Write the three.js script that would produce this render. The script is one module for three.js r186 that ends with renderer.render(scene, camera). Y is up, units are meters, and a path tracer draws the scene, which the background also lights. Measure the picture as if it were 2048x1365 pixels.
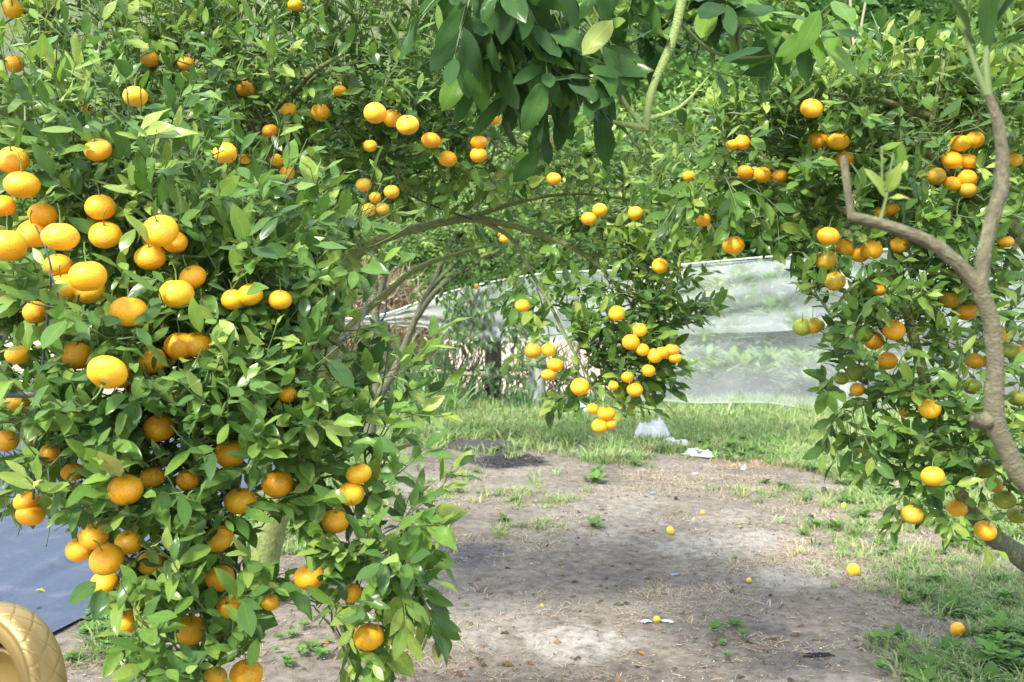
import * as THREE from 'three';
import { mergeGeometries } from 'three/addons/utils/BufferGeometryUtils.js';
import { ImprovedNoise } from 'three/addons/math/ImprovedNoise.js';

// ------------------------------------------------------------------ camera, sky, sun, exposure
const W = 2048, H = 1365, F = 2000, HORIZON = 553, EYE = 1.6;
const camera = new THREE.PerspectiveCamera(2 * Math.atan(H / 2 / F) * 180 / Math.PI, W / H, 0.05, 400);
const PITCH = Math.atan((H / 2 - HORIZON) / F);
camera.position.set(0, EYE, 0);
camera.rotation.set(-PITCH, 0, 0);
camera.focus = 2.6; camera.userData.fStop = 7.5;
const scene = new THREE.Scene();
scene.add(camera);
const renderer = new THREE.WebGLRenderer({ antialias: true });
renderer.toneMapping = THREE.LinearToneMapping;
renderer.toneMappingExposure = 2.2;
renderer.shadowMap.enabled = true;
const SUN = new THREE.Vector3(-0.36, 0.76, 0.54).normalize();
const sun = new THREE.DirectionalLight(new THREE.Color(1.0, 0.955, 0.87), 3.9);
sun.position.copy(SUN).multiplyScalar(40).add(new THREE.Vector3(0, 0, -6));
sun.target.position.set(0, 0, -6); scene.add(sun, sun.target);
sun.castShadow = true; sun.shadow.radius = 18; sun.shadow.mapSize.set(2048, 2048);
Object.assign(sun.shadow.camera, { left: -20, right: 20, top: 20, bottom: -20, near: 1, far: 90 });

const perlin = new ImprovedNoise();
const nz = (x, y, z = 0) => perlin.noise(x + 31.7, y + 17.3, z + 5.1);
const fbm = (x, y, z = 0, o = 4) => { let s = 0, a = 0.5; for (let i = 0; i < o; i++) { s += a * nz(x, y, z + i * 7.7); x *= 2.03; y *= 2.03; z *= 2.03; a *= 0.5; } return s; };
const smooth = (a, b, x) => { const t = Math.min(1, Math.max(0, (x - a) / (b - a))); return t * t * (3 - 2 * t); };
const lerp = (a, b, t) => a + (b - a) * t;
function rng(seed) { let a = seed >>> 0; return () => { a = (a + 0x6D2B79F5) | 0; let t = Math.imul(a ^ (a >>> 15), 1 | a); t = (t + Math.imul(t ^ (t >>> 7), 61 | t)) ^ t; return ((t ^ (t >>> 14)) >>> 0) / 4294967296; }; }

{ // bright thin cloud over blue air
  const w = 512, h = 256, data = new Float32Array(w * h * 4), v = new THREE.Vector3();
  for (let j = 0; j < h; j++) for (let i = 0; i < w; i++) {
    const up = ((j + 0.5) / h - 0.5) * Math.PI, az = ((i + 0.5) / w - 0.5) * 2 * Math.PI;
    v.set(Math.cos(up) * Math.cos(az), Math.sin(up), Math.cos(up) * Math.sin(az));
    const y = Math.max(v.y, 0), cloud = smooth(-0.18, 0.28, fbm(v.x * 2.1 / (y + 0.35), v.z * 2.1 / (y + 0.35), 0, 5));
    const air = [lerp(0.80, 0.45, Math.pow(y, 0.6)), lerp(0.85, 0.62, Math.pow(y, 0.6)), lerp(0.90, 0.92, y)];
    const c = [1.10, 1.10, 1.10], g = 0.7 * Math.pow(Math.max(0, v.dot(SUN)), 7);
    const k = 4 * (j * w + i);
    for (let n = 0; n < 3; n++) data[k + n] = (lerp(air[n], c[n], cloud * 0.8) + g) * (v.y < 0 ? 0.35 : 1);
    data[k + 3] = 1;
  }
  const t = new THREE.DataTexture(data, w, h, THREE.RGBAFormat, THREE.FloatType);
  t.mapping = THREE.EquirectangularReflectionMapping; t.magFilter = THREE.LinearFilter; t.needsUpdate = true;
  scene.background = t; scene.environment = t; scene.backgroundIntensity = 1.2; scene.environmentIntensity = 1.2;
}

// ------------------------------------------------------------------ places: pixel of the photograph + distance -> metres
const V = (x, y, z) => new THREE.Vector3(x, y, z);
const FWD = V(0, -Math.sin(PITCH), -Math.cos(PITCH)), UPV = V(0, Math.cos(PITCH), -Math.sin(PITCH));
const at = (px, py, d) => V(0, EYE, 0).addScaledVector(FWD, d).addScaledVector(UPV, (H / 2 - py) / F * d).add(V((px - W / 2) / F * d, 0, 0));
function project(p) { const x = p.x, y = p.y - EYE, z = p.z, d = y * FWD.y + z * FWD.z, u = y * UPV.y + z * UPV.z; return [W / 2 + F * x / d, H / 2 - F * u / d, d]; }
const groundH = (x, z) => 0.02 * nz(x * 0.5, z * 0.5) + 0.012 * nz(x * 1.7, z * 1.7, 3);
function onGround(px, py) {
  const d0 = FWD.clone().addScaledVector(UPV, (H / 2 - py) / F).add(V((px - W / 2) / F, 0, 0));
  const p = V(0, EYE, 0).addScaledVector(d0, -EYE / d0.y); p.y = groundH(p.x, p.z); return p;
}
// ------------------------------------------------------------------ naming
const taken = new Map();
function numbered(n) { const k = taken.get(n) || 0; taken.set(n, k + 1); return k ? `${n}_${String(k).padStart(3, '0')}` : n; }
function tag(o, label, category, group) { o.userData.label = label; o.userData.category = category; if (group) o.userData.group = group; return o; }
function thing(name, label, category, pos = V(0, 0, 0), group) { const o = new THREE.Group(); o.name = numbered(name); o.position.copy(pos); scene.add(o); return tag(o, label, category, group); }
function part(name, geo, mat, parent, kind) { const m = new THREE.Mesh(geo, mat); m.name = name; if (kind) m.userData.kind = kind; parent.add(m); return m; }
function solo(name, geo, mat, pos, label, category, group) { const m = new THREE.Mesh(geo, mat); m.name = numbered(name); if (pos) m.position.copy(pos); scene.add(m); return tag(m, label, category, group); }
function structure(name, geo, mat) { const m = new THREE.Mesh(geo, mat); m.name = name; m.userData.kind = 'structure'; scene.add(m); return m; }

// ------------------------------------------------------------------ textures
function dataTex(w, h, fn, srgb = true, repeat = true) {
  const d = new Uint8Array(w * h * 4);
  for (let j = 0; j < h; j++) for (let i = 0; i < w; i++) { const c = fn(i / w, j / h, i, j), k = 4 * (j * w + i); for (let n = 0; n < 3; n++) d[k + n] = Math.max(0, Math.min(255, Math.round(255 * (srgb ? Math.pow(Math.max(c[n], 0), 1 / 2.2) : c[n])))); d[k + 3] = 255; }
  const t = new THREE.DataTexture(d, w, h); if (srgb) t.colorSpace = THREE.SRGBColorSpace;
  t.magFilter = THREE.LinearFilter; t.minFilter = THREE.LinearMipmapLinearFilter; t.generateMipmaps = true;
  if (repeat) t.wrapS = t.wrapT = THREE.RepeatWrapping; t.needsUpdate = true; return t;
}
// noise that tiles: four corners blended
const tileN = (u, v, f, z, o = 4) => { const a = fbm(u * f, v * f, z, o), b = fbm((u - 1) * f, v * f, z, o), c = fbm(u * f, (v - 1) * f, z, o), d = fbm((u - 1) * f, (v - 1) * f, z, o); const s = smooth(0.75, 1, u), t = smooth(0.75, 1, v); return lerp(lerp(a, b, s), lerp(c, d, s), t); };
const rT = rng(77);

const leafTex = (() => { // blade with pale midrib, side veins and faint mottling
  return dataTex(96, 192, (u, v) => {
    const s = Math.abs(u - 0.5), mid = Math.exp(-Math.pow(s / (0.022 - 0.012 * v), 2));
    const vein = Math.pow(Math.max(0, Math.cos((v * 1.0 - s * 0.75) * 62)), 14) * smooth(0.5, 0.05, s) * 0.10;
    const m = 0.70 + 0.10 * fbm(u * 9, v * 18, 2) + vein, blot = smooth(0.22, 0.42, fbm(u * 3, v * 5, 9));
    return [m + mid * 0.30 + blot * 0.22, m + mid * 0.28 + blot * 0.14, m + mid * 0.1 - 0.05 * blot];
  }, false, false);
})();
leafTex.colorSpace = THREE.NoColorSpace;
const barkTex = (c0, c1, seed, lichen) => dataTex(256, 256, (u, v) => {
  const n = tileN(u, v, 10, seed), m = tileN(u, v, 28, seed + 3), lic = smooth(0.12, 0.25, tileN(u, v, 7, seed + 9));
  const t = Math.min(1, Math.max(0, 0.5 + n * 1.1)); const g = 1 + m * 0.5;
  return [0, 1, 2].map(k => lerp(lerp(c0[k], c1[k], t) * g, [0.36, 0.40, 0.24][k], lic * lichen));
});
const barkBump = dataTex(256, 256, (u, v) => { const n = 0.5 + 0.5 * tileN(u, v * 0.6, 26, 4) + 0.25 * tileN(u, v, 60, 8); return [n, n, n]; }, false);
const bark = (c0, c1, seed, lichen = 0.2) => new THREE.MeshPhysicalMaterial({ map: barkTex(c0, c1, seed, lichen), bumpMap: barkBump, bumpScale: 0.0035, roughness: 0.85 });
const BARK_GREEN = bark([0.09, 0.12, 0.025], [0.22, 0.26, 0.08], 1);
const BARK_DARK = bark([0.055, 0.06, 0.03], [0.13, 0.135, 0.075], 2);
const BARK_GREY = bark([0.058, 0.053, 0.027], [0.15, 0.133, 0.07], 3);
const TWIG = new THREE.MeshStandardMaterial({ color: new THREE.Color().setRGB(0.11, 0.16, 0.05), roughness: 0.75 });
const STEM_PALE = bark([0.14, 0.20, 0.045], [0.25, 0.32, 0.10], 5, 0.1);

function leafMat(c, gloss = 0.55, map = leafTex) {
  return new THREE.MeshPhysicalMaterial({ color: new THREE.Color().setRGB(...c), map, roughness: 0.95, transmission: 0.42, thickness: 0, clearcoat: gloss, clearcoatRoughness: 0.25, specularIntensity: 0.25, side: THREE.DoubleSide });
}
// leaf tints, linear (the map averages about 0.7)
const PAL = [[0.098, 0.218, 0.034], [0.132, 0.275, 0.039], [0.178, 0.333, 0.047], [0.245, 0.405, 0.058], [0.066, 0.156, 0.031], [0.32, 0.465, 0.074], [0.42, 0.55, 0.11], [0.52, 0.55, 0.15]];
const leafTexB = dataTex(96, 192, (u, v) => { // the same blade with yellowing between the veins, leaf-miner scars and brown specks
  const s = Math.abs(u - 0.5), mid = Math.exp(-Math.pow(s / (0.022 - 0.012 * v), 2)), y = smooth(0.05, 0.3, fbm(u * 4, v * 7, 21)), sp = nz(u * 22, v * 44, 3) > 0.55 ? 1 : 0, sc = Math.abs(fbm(u * 5, v * 9, 33)) < 0.012 ? 1 : 0;
  const m = 0.68 + 0.12 * fbm(u * 9, v * 18, 2);
  return [m + mid * .3 + y * .25 - sp * .2 + sc * .2, m + mid * .28 + y * .12 - sp * .35 + sc * .2, m + mid * .1 - y * .1 - sp * .25 + sc * .25];
}, false, false);
const LEAFM = PAL.map((c, i) => leafMat(c, i === 2 ? 0.4 : 0.6, i === 2 || i === 5 || i === 7 ? leafTexB : leafTex));
const LEAFI = leafMat([1, 1, 1]);

// ------------------------------------------------------------------ geometry helpers
function tube(pts, rads, seg = 7, steps, jitter = 0, rnd) {
  const curve = new THREE.CatmullRomCurve3(pts, false, 'centripetal'), n = steps || Math.max(3, pts.length * 3), pos = [], nor = [], uv = [], idx = [];
  const L = curve.getLength(), T0 = V(0, 0, 0), N = V(0, 0, 0), B = V(0, 0, 0);
  let ref = V(0.31, 0.2, 0.93);
  for (let i = 0; i <= n; i++) {
    const t = i / n, p = curve.getPoint(t); curve.getTangent(t, T0);
    N.copy(ref).addScaledVector(T0, -ref.dot(T0)); if (N.lengthSq() < 1e-4) N.set(T0.y, -T0.x, 0.1); N.normalize(); B.crossVectors(T0, N); ref.copy(N);
    const f = t * (rads.length - 1), k = Math.min(rads.length - 2, Math.floor(f)), r0 = lerp(rads[k], rads[k + 1], f - k);
    for (let s = 0; s <= seg; s++) {
      const a = s / seg * 2 * Math.PI, r = r0 * (1 + jitter * (nz(Math.cos(a) * 1.1 + p.x * 9, p.y * 9 + Math.sin(a) * 1.1, p.z * 9) + .4 * nz(Math.cos(a) * 3 + p.x * 30, p.y * 30, Math.sin(a) * 3 + p.z * 30)));
      const d = N.clone().multiplyScalar(Math.cos(a)).addScaledVector(B, Math.sin(a));
      pos.push(p.x + d.x * r, p.y + d.y * r, p.z + d.z * r); nor.push(d.x, d.y, d.z); uv.push(s / seg * Math.max(0.08, r0 * 6.3) * 5, t * L * 5);
    }
  }
  for (let i = 0; i < n; i++) for (let s = 0; s < seg; s++) { const a = i * (seg + 1) + s, b = a + seg + 1; idx.push(a, a + 1, b, b, a + 1, b + 1); }
  // closed ends
  for (const e of [0, n]) { const c = pos.length / 3, p = curve.getPoint(e / n); curve.getTangent(e / n, T0); if (!e) T0.negate(); pos.push(p.x, p.y, p.z); nor.push(T0.x, T0.y, T0.z); uv.push(0, 0); for (let s = 0; s < seg; s++) { const a = e * (seg + 1) + s; e ? idx.push(c, a, a + 1) : idx.push(c, a + 1, a); } }
  const g = new THREE.BufferGeometry();
  g.setAttribute('position', new THREE.Float32BufferAttribute(pos, 3)); g.setAttribute('normal', new THREE.Float32BufferAttribute(nor, 3)); g.setAttribute('uv', new THREE.Float32BufferAttribute(uv, 2)); g.setIndex(idx); return g;
}
// a leaf: base at the origin, tip at z = 1, upper face +y
function leafGeo({ wide = 0.40, fold = 0.35, curl = 0.22, wave = 0.02, rows = 6, across = 4, tip = 0.9, point = 0.85 } = {}) {
  const pos = [], uv = [], idx = [], row = [];
  const y0 = t => -curl * t * t + curl * 0.35 * t;
  for (let i = 0; i <= rows; i++) {
    const t = i / rows;
    if (i === 0 || i === rows) { row.push([pos.length / 3]); pos.push(0, y0(t), t); uv.push(0.5, t); continue; }
    const hw = 0.5 * wide * Math.pow(Math.sin(Math.PI * Math.pow(t, tip)), point), r = [];
    for (let k = 0; k <= across; k++) { const s = k / across * 2 - 1; r.push(pos.length / 3); pos.push(s * hw, y0(t) + Math.abs(s) * hw * fold * (1 - 0.35 * Math.abs(s)) + wave * Math.sin(t * 11 + s * 2) * Math.abs(s), t); uv.push(0.5 + s * 0.5, t); }
    row.push(r);
  }
  for (let i = 0; i < rows; i++) {
    const a = row[i], b = row[i + 1];
    for (let k = 0; k < across; k++) { if (a.length === 1) idx.push(a[0], b[k], b[k + 1]); else if (b.length === 1) idx.push(a[k], b[0], a[k + 1]); else idx.push(a[k], b[k], a[k + 1], b[k], b[k + 1], a[k + 1]); }
  }
  const g = new THREE.BufferGeometry();
  g.setAttribute('position', new THREE.Float32BufferAttribute(pos, 3)); g.setAttribute('uv', new THREE.Float32BufferAttribute(uv, 2)); g.setIndex(idx); g.computeVertexNormals(); return g;
}
const LEAF_G = [leafGeo({}), leafGeo({ fold: 0.75, curl: 0.15, wide: 0.46, wave: 0.03 }), leafGeo({ fold: 0.25, curl: 0.6, wave: 0.05 }), leafGeo({ fold: 0.3, curl: -0.12, wave: 0.03, wide: 0.42 })];
const LEAF_I = leafGeo({ wave: 0.03 });
const POMELO_G = [leafGeo({ wide: 0.38, fold: 0.2, curl: 0.25, wave: 0.03, tip: 1.0, point: 0.62 }), leafGeo({ wide: 0.42, fold: 0.4, curl: 0.4, wave: 0.05, tip: 1.05, point: 0.62 })];

// ------------------------------------------------------------------ fruit
function fruitGeo(seed, flat) {
  const g = new THREE.SphereGeometry(0.5, 26, 18), p = g.attributes.position, v = V(0, 0, 0);
  for (let i = 0; i < p.count; i++) {
    v.fromBufferAttribute(p, i); const r = Math.hypot(v.x, v.z), s = v.y / 0.5;
    const seg = 1 + 0.012 * Math.cos(Math.atan2(v.z, v.x) * 9 + seed) * smooth(0.1, 0.35, r) * (0.4 + 0.6 * Math.abs(s));
    let y = v.y * flat - (s > 0 ? 0.055 * Math.exp(-Math.pow(r / 0.11, 2)) : -0.035 * Math.exp(-Math.pow(r / 0.09, 2)));
    const lump = 1 + 0.03 * nz(v.x * 3 + seed, v.y * 3, v.z * 3);
    const neck = s > 0.55 ? 1 + 0.05 * (s - 0.55) : 1;
    p.setXYZ(i, v.x * seg * lump, y * lump * neck, v.z * seg * lump);
  }
  g.computeVertexNormals();
  { // close the seam of normals
    const n = g.attributes.normal; for (let j = 0; j <= 18; j++) { const a = j * 27, b = a + 26; for (const k of ['X', 'Y', 'Z']) { const m = (n['get' + k](a) + n['get' + k](b)) / 2; n['set' + k](a, m); n['set' + k](b, m); } }
  }
  return g;
}
const FRUIT_G = [fruitGeo(1, 0.84), fruitGeo(5, 0.90), fruitGeo(9, 0.78)];
const peelBump = dataTex(256, 128, (u, v) => { const n = 0.55 + 0.55 * nz(u * 90, v * 60, 1) + 0.3 * nz(u * 150, v * 100, 4); return [n, n, n]; }, false);
const fruitTex = (a, b, blot, seed) => dataTex(128, 64, (u, v) => {
  const n = lerp(fbm(u * 4, v * 3, seed), fbm((u - 1) * 4, v * 3, seed), smooth(0.7, 1, u)), t = smooth(-0.25 + blot, 0.3 + blot, n + 0.25 * (v - 0.5)), sp = nz(u * 40, v * 24, seed) > 0.58 ? 0.66 : 1, scar = smooth(.26, .34, fbm(u * 7, v * 5, seed + 40)) * .45;
  return [0, 1, 2].map(k => lerp(lerp(a[k], b[k], t) * sp, [.55, .36, .14][k], scar));
});
const fruitMat = (a, b, blot, seed) => new THREE.MeshPhysicalMaterial({ map: fruitTex(a, b, blot, seed), bumpMap: peelBump, bumpScale: 0.0012, roughness: 0.5, clearcoat: 0.3, clearcoatRoughness: 0.3, specularIntensity: 0.6 });
const FRUIT_M = {
  o: [fruitMat([0.86, 0.425, 0.008], [0.80, 0.34, 0.005], 0.05, 1), fruitMat([0.87, 0.47, 0.012], [0.82, 0.395, 0.007], 0.1, 2), fruitMat([0.81, 0.35, 0.005], [0.86, 0.43, 0.008], 0.1, 3)],
  y: [fruitMat([0.62, 0.35, 0.015], [0.36, 0.29, 0.02], 0.12, 4)],
  g: [fruitMat([0.30, 0.32, 0.02], [0.17, 0.25, 0.022], 0.0, 5), fruitMat([0.20, 0.27, 0.022], [0.38, 0.36, 0.02], 0.1, 6)],
};
const STALK_G = (() => { // peduncle with the five-lobed calyx at its foot; the fruit's top is the origin
  const gs = [tube([V(0, -0.01, 0), V(0.004, 0.25, 0), V(0.02, 0.4, -0.03), V(0.06, 0.55, -0.08)], [0.022, 0.016, 0.018], 5, 5)];
  for (let k = 0; k < 5; k++) { const a = k / 5 * 6.283, g = leafGeo({ wide: 0.8, fold: 0.1, curl: 0.3, rows: 2, across: 2 }); g.scale(0.1, 0.1, 0.1); g.rotateY(a); gs.push(g); }
  return mergeGeometries(gs.map(g => g.toNonIndexed()));
})();
const CALYX_M = new THREE.MeshStandardMaterial({ color: new THREE.Color().setRGB(0.14, 0.22, 0.05), roughness: 0.8, side: THREE.DoubleSide });

// ------------------------------------------------------------------ a tree: limbs, shoots that join the limbs, leaves in spirals round the shoots, fruit
const Mx = new THREE.Matrix4();
function rasteriser() {
  const w = 512, h = 341, z = new Float32Array(w * h).fill(1e9), id = new Int32Array(w * h).fill(-1);
  const tri = (a, b, c, n) => {
    const d = (a[2] + b[2] + c[2]) / 3, x0 = Math.max(0, Math.floor(Math.min(a[0], b[0], c[0]))), x1 = Math.min(w - 1, Math.ceil(Math.max(a[0], b[0], c[0]))), y0 = Math.max(0, Math.floor(Math.min(a[1], b[1], c[1]))), y1 = Math.min(h - 1, Math.ceil(Math.max(a[1], b[1], c[1])));
    for (let y = y0; y <= y1; y++) for (let x = x0; x <= x1; x++) {
      const e0 = (b[0] - a[0]) * (y - a[1]) - (b[1] - a[1]) * (x - a[0]), e1 = (c[0] - b[0]) * (y - b[1]) - (c[1] - b[1]) * (x - b[0]), e2 = (a[0] - c[0]) * (y - c[1]) - (a[1] - c[1]) * (x - c[0]);
      if ((e0 >= 0 && e1 >= 0 && e2 >= 0) || (e0 <= 0 && e1 <= 0 && e2 <= 0)) { const k = y * w + x; if (d < z[k]) { z[k] = d; id[k] = n; } }
    }
  };
  return { tri, z, id, w, h };
}
const RAST = rasteriser(), allLeaves = [], trees = [], allFruit = [];
const q = v => { const p = project(v); return [p[0] / 4, p[1] / 4, p[2]]; };

function tree(o) {
  const R = rng(o.seed), rr = () => R() * 2 - 1, base = o.base;
  const T = thing(o.name || 'tangerine_tree', o.label, 'tree', base, o.group);
  const local = g => g.translate(-base.x, -base.y, -base.z);
  // limbs
  const nodes = [], limbGeos = [];
  const trunkGeo = [];
  for (const L of o.limbs) {
    const pts = L.p.map(a => a.isVector3 ? a : at(...a)), c = new THREE.CatmullRomCurve3(pts, false, 'centripetal'), len = c.getLength(), n = Math.max(3, Math.round(len / 0.07));
    for (let i = 0; i <= n; i++) { const t = i / n; if (t < (L.from ?? 0)) continue; nodes.push({ p: c.getPoint(t), limb: true, par: -1, cnt: 0 }); }
    (L.trunk ? trunkGeo : limbGeos).push([tube(pts, L.r, L.seg || 9, Math.max(6, Math.round(len / 0.04)), L.rough ?? 0.16), L.m || o.bark, pts]);
  }
  if (trunkGeo.length) part('trunk', local(mergeGeometries(trunkGeo.map(x => x[0]))), trunkGeo[0][1], T);
  for (const [g, m] of limbGeos) part('limb', local(g), m, T);
  // shoots
  const shoots = [];
  for (const v of o.volumes) {
    const c = at(v[0], v[1], v[4]), rx = v[2] * v[4] / F, ry = v[3] * v[4] / F, rz = v[5], n = Math.round(v[6] * (o.dens || 1)), mode = v[7] || 'out', young = v[8] ?? 0.1;
    for (let i = 0; i < n; i++) {
      let x, y, z, l; do { x = rr(); y = rr(); z = rr(); l = x * x + y * y + z * z; } while (l > 1 || l < 1e-3);
      l = Math.sqrt(l); const k = Math.pow(l, 0.6) / l; x *= k; y *= k; z *= k;
      const p = c.clone().add(V(x * rx, y * ry, z * rz)), dir = V(0, 0, 0);
      if (mode === 'up') dir.set(x * 0.45 + rr() * 0.35, 0.95 + y * 0.15, z * 0.35 + 0.1 + rr() * 0.3);
      else if (mode === 'hang') dir.set(x * 0.5 + rr() * 0.45, -0.65 + rr() * 0.4, z * 0.4 + 0.25 + rr() * 0.4);
      else dir.set(x * 0.75 + rr() * 0.5, y * 0.45 + 0.3 + rr() * 0.45, z * 0.5 + 0.35 + rr() * 0.45);
      dir.normalize(); { const [hx, hy] = project(p.clone().addScaledVector(dir, .08)); if ((o.holes || []).some(h => (h[5] ?? 0) >= 1 && Math.hypot((hx - h[0]) / (h[2] * 1.05), (hy - h[1]) / (h[3] * 1.05)) < 1)) continue; }
      shoots.push({ p, dir, mode, young, sl: (o.shoot || 0.13) * (0.6 + 0.8 * R()) * (mode === 'up' ? 1.25 : 1) });
    }
  }
  // join each shoot to the nearest wood
  const nl = nodes.length;
  for (const s of shoots) { let b = 1e9; for (let i = 0; i < nl; i++) { const d = nodes[i].p.distanceToSquared(s.p); if (d < b) b = d; } s.far = b; }
  shoots.sort((a, b) => a.far - b.far);
  for (const s of shoots) {
    let b = 1e9, w = 0; for (let i = 0; i < nodes.length; i++) { const d = nodes[i].p.distanceToSquared(s.p); if (d < b) { b = d; w = i; } }
    const from = nodes[w].p; s.node = w; const d = Math.sqrt(b), mid = from.clone().lerp(s.p, 0.5).add(V(rr() * 0.1 * d, (0.12 + 0.1 * R()) * d, rr() * 0.1 * d));
    s.from = w; s.mid = mid;
    nodes.push({ p: mid, par: w, cnt: 0 }); nodes.push({ p: s.p, par: nodes.length - 1, cnt: 0 }); s.end = nodes.length - 1;
  }
  for (const s of shoots) { let k = s.end; while (k >= 0 && !nodes[k].limb) { nodes[k].cnt++; k = nodes[k].par; } }
  const RFR = rng(o.seed + 500);
  const fr = (o.fruit || []).map(([px, py, w, k = 'o', tilt]) => { const W0 = (o.fruitW || 0.070) * (0.96 + 0.08 * RFR()); const d = Math.min(o.dmax || 99, Math.max(o.dmin || 0, W0 * F / w)); return { p: at(px, py, d), w: w * d / F, px, py, r: w / 2, d, k, tilt }; });
  const bare = []; for (const u of fr) bare.push([u.px, u.py, u.r * 0.92, u.d]);
  const hides = pts => { for (const k of [0.25, 0.5, 0.75]) { const v = pts.length === 3 ? (k < 0.5 ? pts[0].clone().lerp(pts[1], 0.5) : k > 0.5 ? pts[1].clone().lerp(pts[2], 0.5) : pts[1]) : pts[0].clone().lerp(pts[1], k), [x, y, d] = project(v); for (const u of bare) if (d < u[3] && Math.hypot(x - u[0], y - u[1]) < u[2]) return true; } return false; };
  const twig = (pts, ...a) => { if (!hides(pts)) tw.push(tube(pts, ...a)); };
  const tw = [], rad = c => Math.min(0.011, (o.twig || 0.0016) * Math.pow(Math.max(1, c), 0.42));
  const leaves = [], f = V(0, 0, 0), D = V(0, 0, 0), N = V(0, 0, 0), S = V(0, 0, 0), A = V(0, 0, 0);
  for (const s of shoots) {
    const c = nodes[s.end].cnt, from = nodes[s.from], r1 = rad(c);
    if (from.p.distanceTo(s.p) > 0.012) twig([from.p, s.mid, s.p], [from.limb ? r1 * 1.3 : Math.max(r1, Math.min(r1 * 1.5, rad(from.cnt))), r1], 4, 4);
    const tipP = s.p.clone().addScaledVector(s.dir, s.sl).add(V(0, (s.mode === 'hang' ? -0.1 : 0.12) * s.sl, 0)), m = s.p.clone().addScaledVector(s.dir, s.sl * 0.5);
    twig([s.p, m, tipP], [r1 * 0.9, 0.0011], 4, 3);
    const n = Math.round((o.per || 7) * (0.7 + 0.6 * R())), ph0 = R() * 6.28, yng = R() < s.young;
    A.copy(tipP).sub(s.p).normalize();
    const U0 = V(A.y, -A.x, 0.2).addScaledVector(A, -A.dot(V(A.y, -A.x, 0.2))).normalize(), U1 = A.clone().cross(U0);
    for (let i = 0; i < n; i++) {
      const t = (i + 0.6) / n, ph = ph0 + i * 2.4, al = lerp(1.25, 0.45, t) + rr() * 0.25;
      f.copy(s.p).lerp(tipP, t);
      D.copy(A).multiplyScalar(Math.cos(al)).addScaledVector(U0, Math.sin(al) * Math.cos(ph)).addScaledVector(U1, Math.sin(al) * Math.sin(ph));
      D.y -= (o.droop ?? 0.12) + R() * 0.2; D.normalize();
      N.copy(A).addScaledVector(V(0, 1, 0), 0.75).add(V(rr() * 0.35, rr() * 0.25, 0.26 + rr() * 0.35)); N.addScaledVector(D, -N.dot(D)); if (N.lengthSq() < 0.02) N.set(rr(), 0.3, rr()).addScaledVector(D, -N.dot(D)); N.normalize();
      const len = (o.leaf || 0.07) * lerp(0.58, 1.2, R()) * (i < 1 ? 0.8 : 1) * (yng && t > 0.7 ? 0.8 : 1);
      S.crossVectors(N, D).normalize();
      let tone; const r = R(); if (yng) tone = r < 0.3 ? 3 : r < 0.72 ? 5 : r < 0.97 ? 6 : 7; else tone = r < 0.22 ? 0 : r < 0.5 ? 1 : r < 0.72 ? 2 : r < 0.83 ? 3 : r < 0.95 ? 4 : r < 0.985 ? 5 : 6;
      const b = f.clone().addScaledVector(D, len * 0.10);
      leaves.push({ b, D: D.clone(), N: N.clone(), S: S.clone(), len, wid: len * (0.76 + 0.4 * R()), bend: (0.25 + 1.7 * R() * R()) * (R() < 0.12 ? -1 : 1), tone, v: Math.floor(R() * 4), jit: 0.82 + 0.36 * R() });
      if (i % 2 === 0) twig([f.clone(), b.clone()], [0.0009, 0.0008], 3, 1);
    }
  }
  for (const e of o.extra || []) leaves.push(e);
  part('twigs', local(mergeGeometries(tw)), o.twigM || TWIG, T, 'stuff');
  // fruit
  for (const u of fr) {
    const ms = FRUIT_M[u.k[0]], m = part('tangerine', FRUIT_G[Math.floor(R() * 3)], ms[Math.floor(R() * ms.length)], T);
    m.scale.setScalar(u.w); m.position.copy(u.p).sub(base); m.rotation.set((u.tilt ?? 0.25) + rr() * 0.3, R() * 6.28, rr() * 0.3);
    if (u.k === 'g') m.userData.label = 'unripe olive green tangerine'; else if (u.k === 'y') m.userData.label = 'half ripe yellow green tangerine';
    const st = part('stalk', STALK_G, CALYX_M, m); st.position.set(0, 0.37, 0);
  }
  for (const u of fr) u.tree = trees.length, allFruit.push(u);
  const keep = leaves;
  const tn = trees.length; trees.push({ T, base, keep, o });
  keep.forEach(l => { l.tree = tn; }); return T;
}
function settle() { for (const t of trees) { t.keep = t.keep.filter(l => clearOf(l, t)); t.keep.forEach(l => { l.n = allLeaves.length; allLeaves.push(l); const m = l.b.clone().addScaledVector(l.D, l.len * 0.5), hw = l.wid * 0.21; const a = q(l.b), b = q(l.b.clone().addScaledVector(l.D, l.len)), s0 = q(m.clone().addScaledVector(l.S, hw)), s1 = q(m.addScaledVector(l.S, -hw)); if (a[2] > 0.1 && b[2] > 0.1) { RAST.tri(a, s0, s1, l.n); RAST.tri(b, s0, s1, l.n); } }); } }
const RF = rng(1234);
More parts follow.
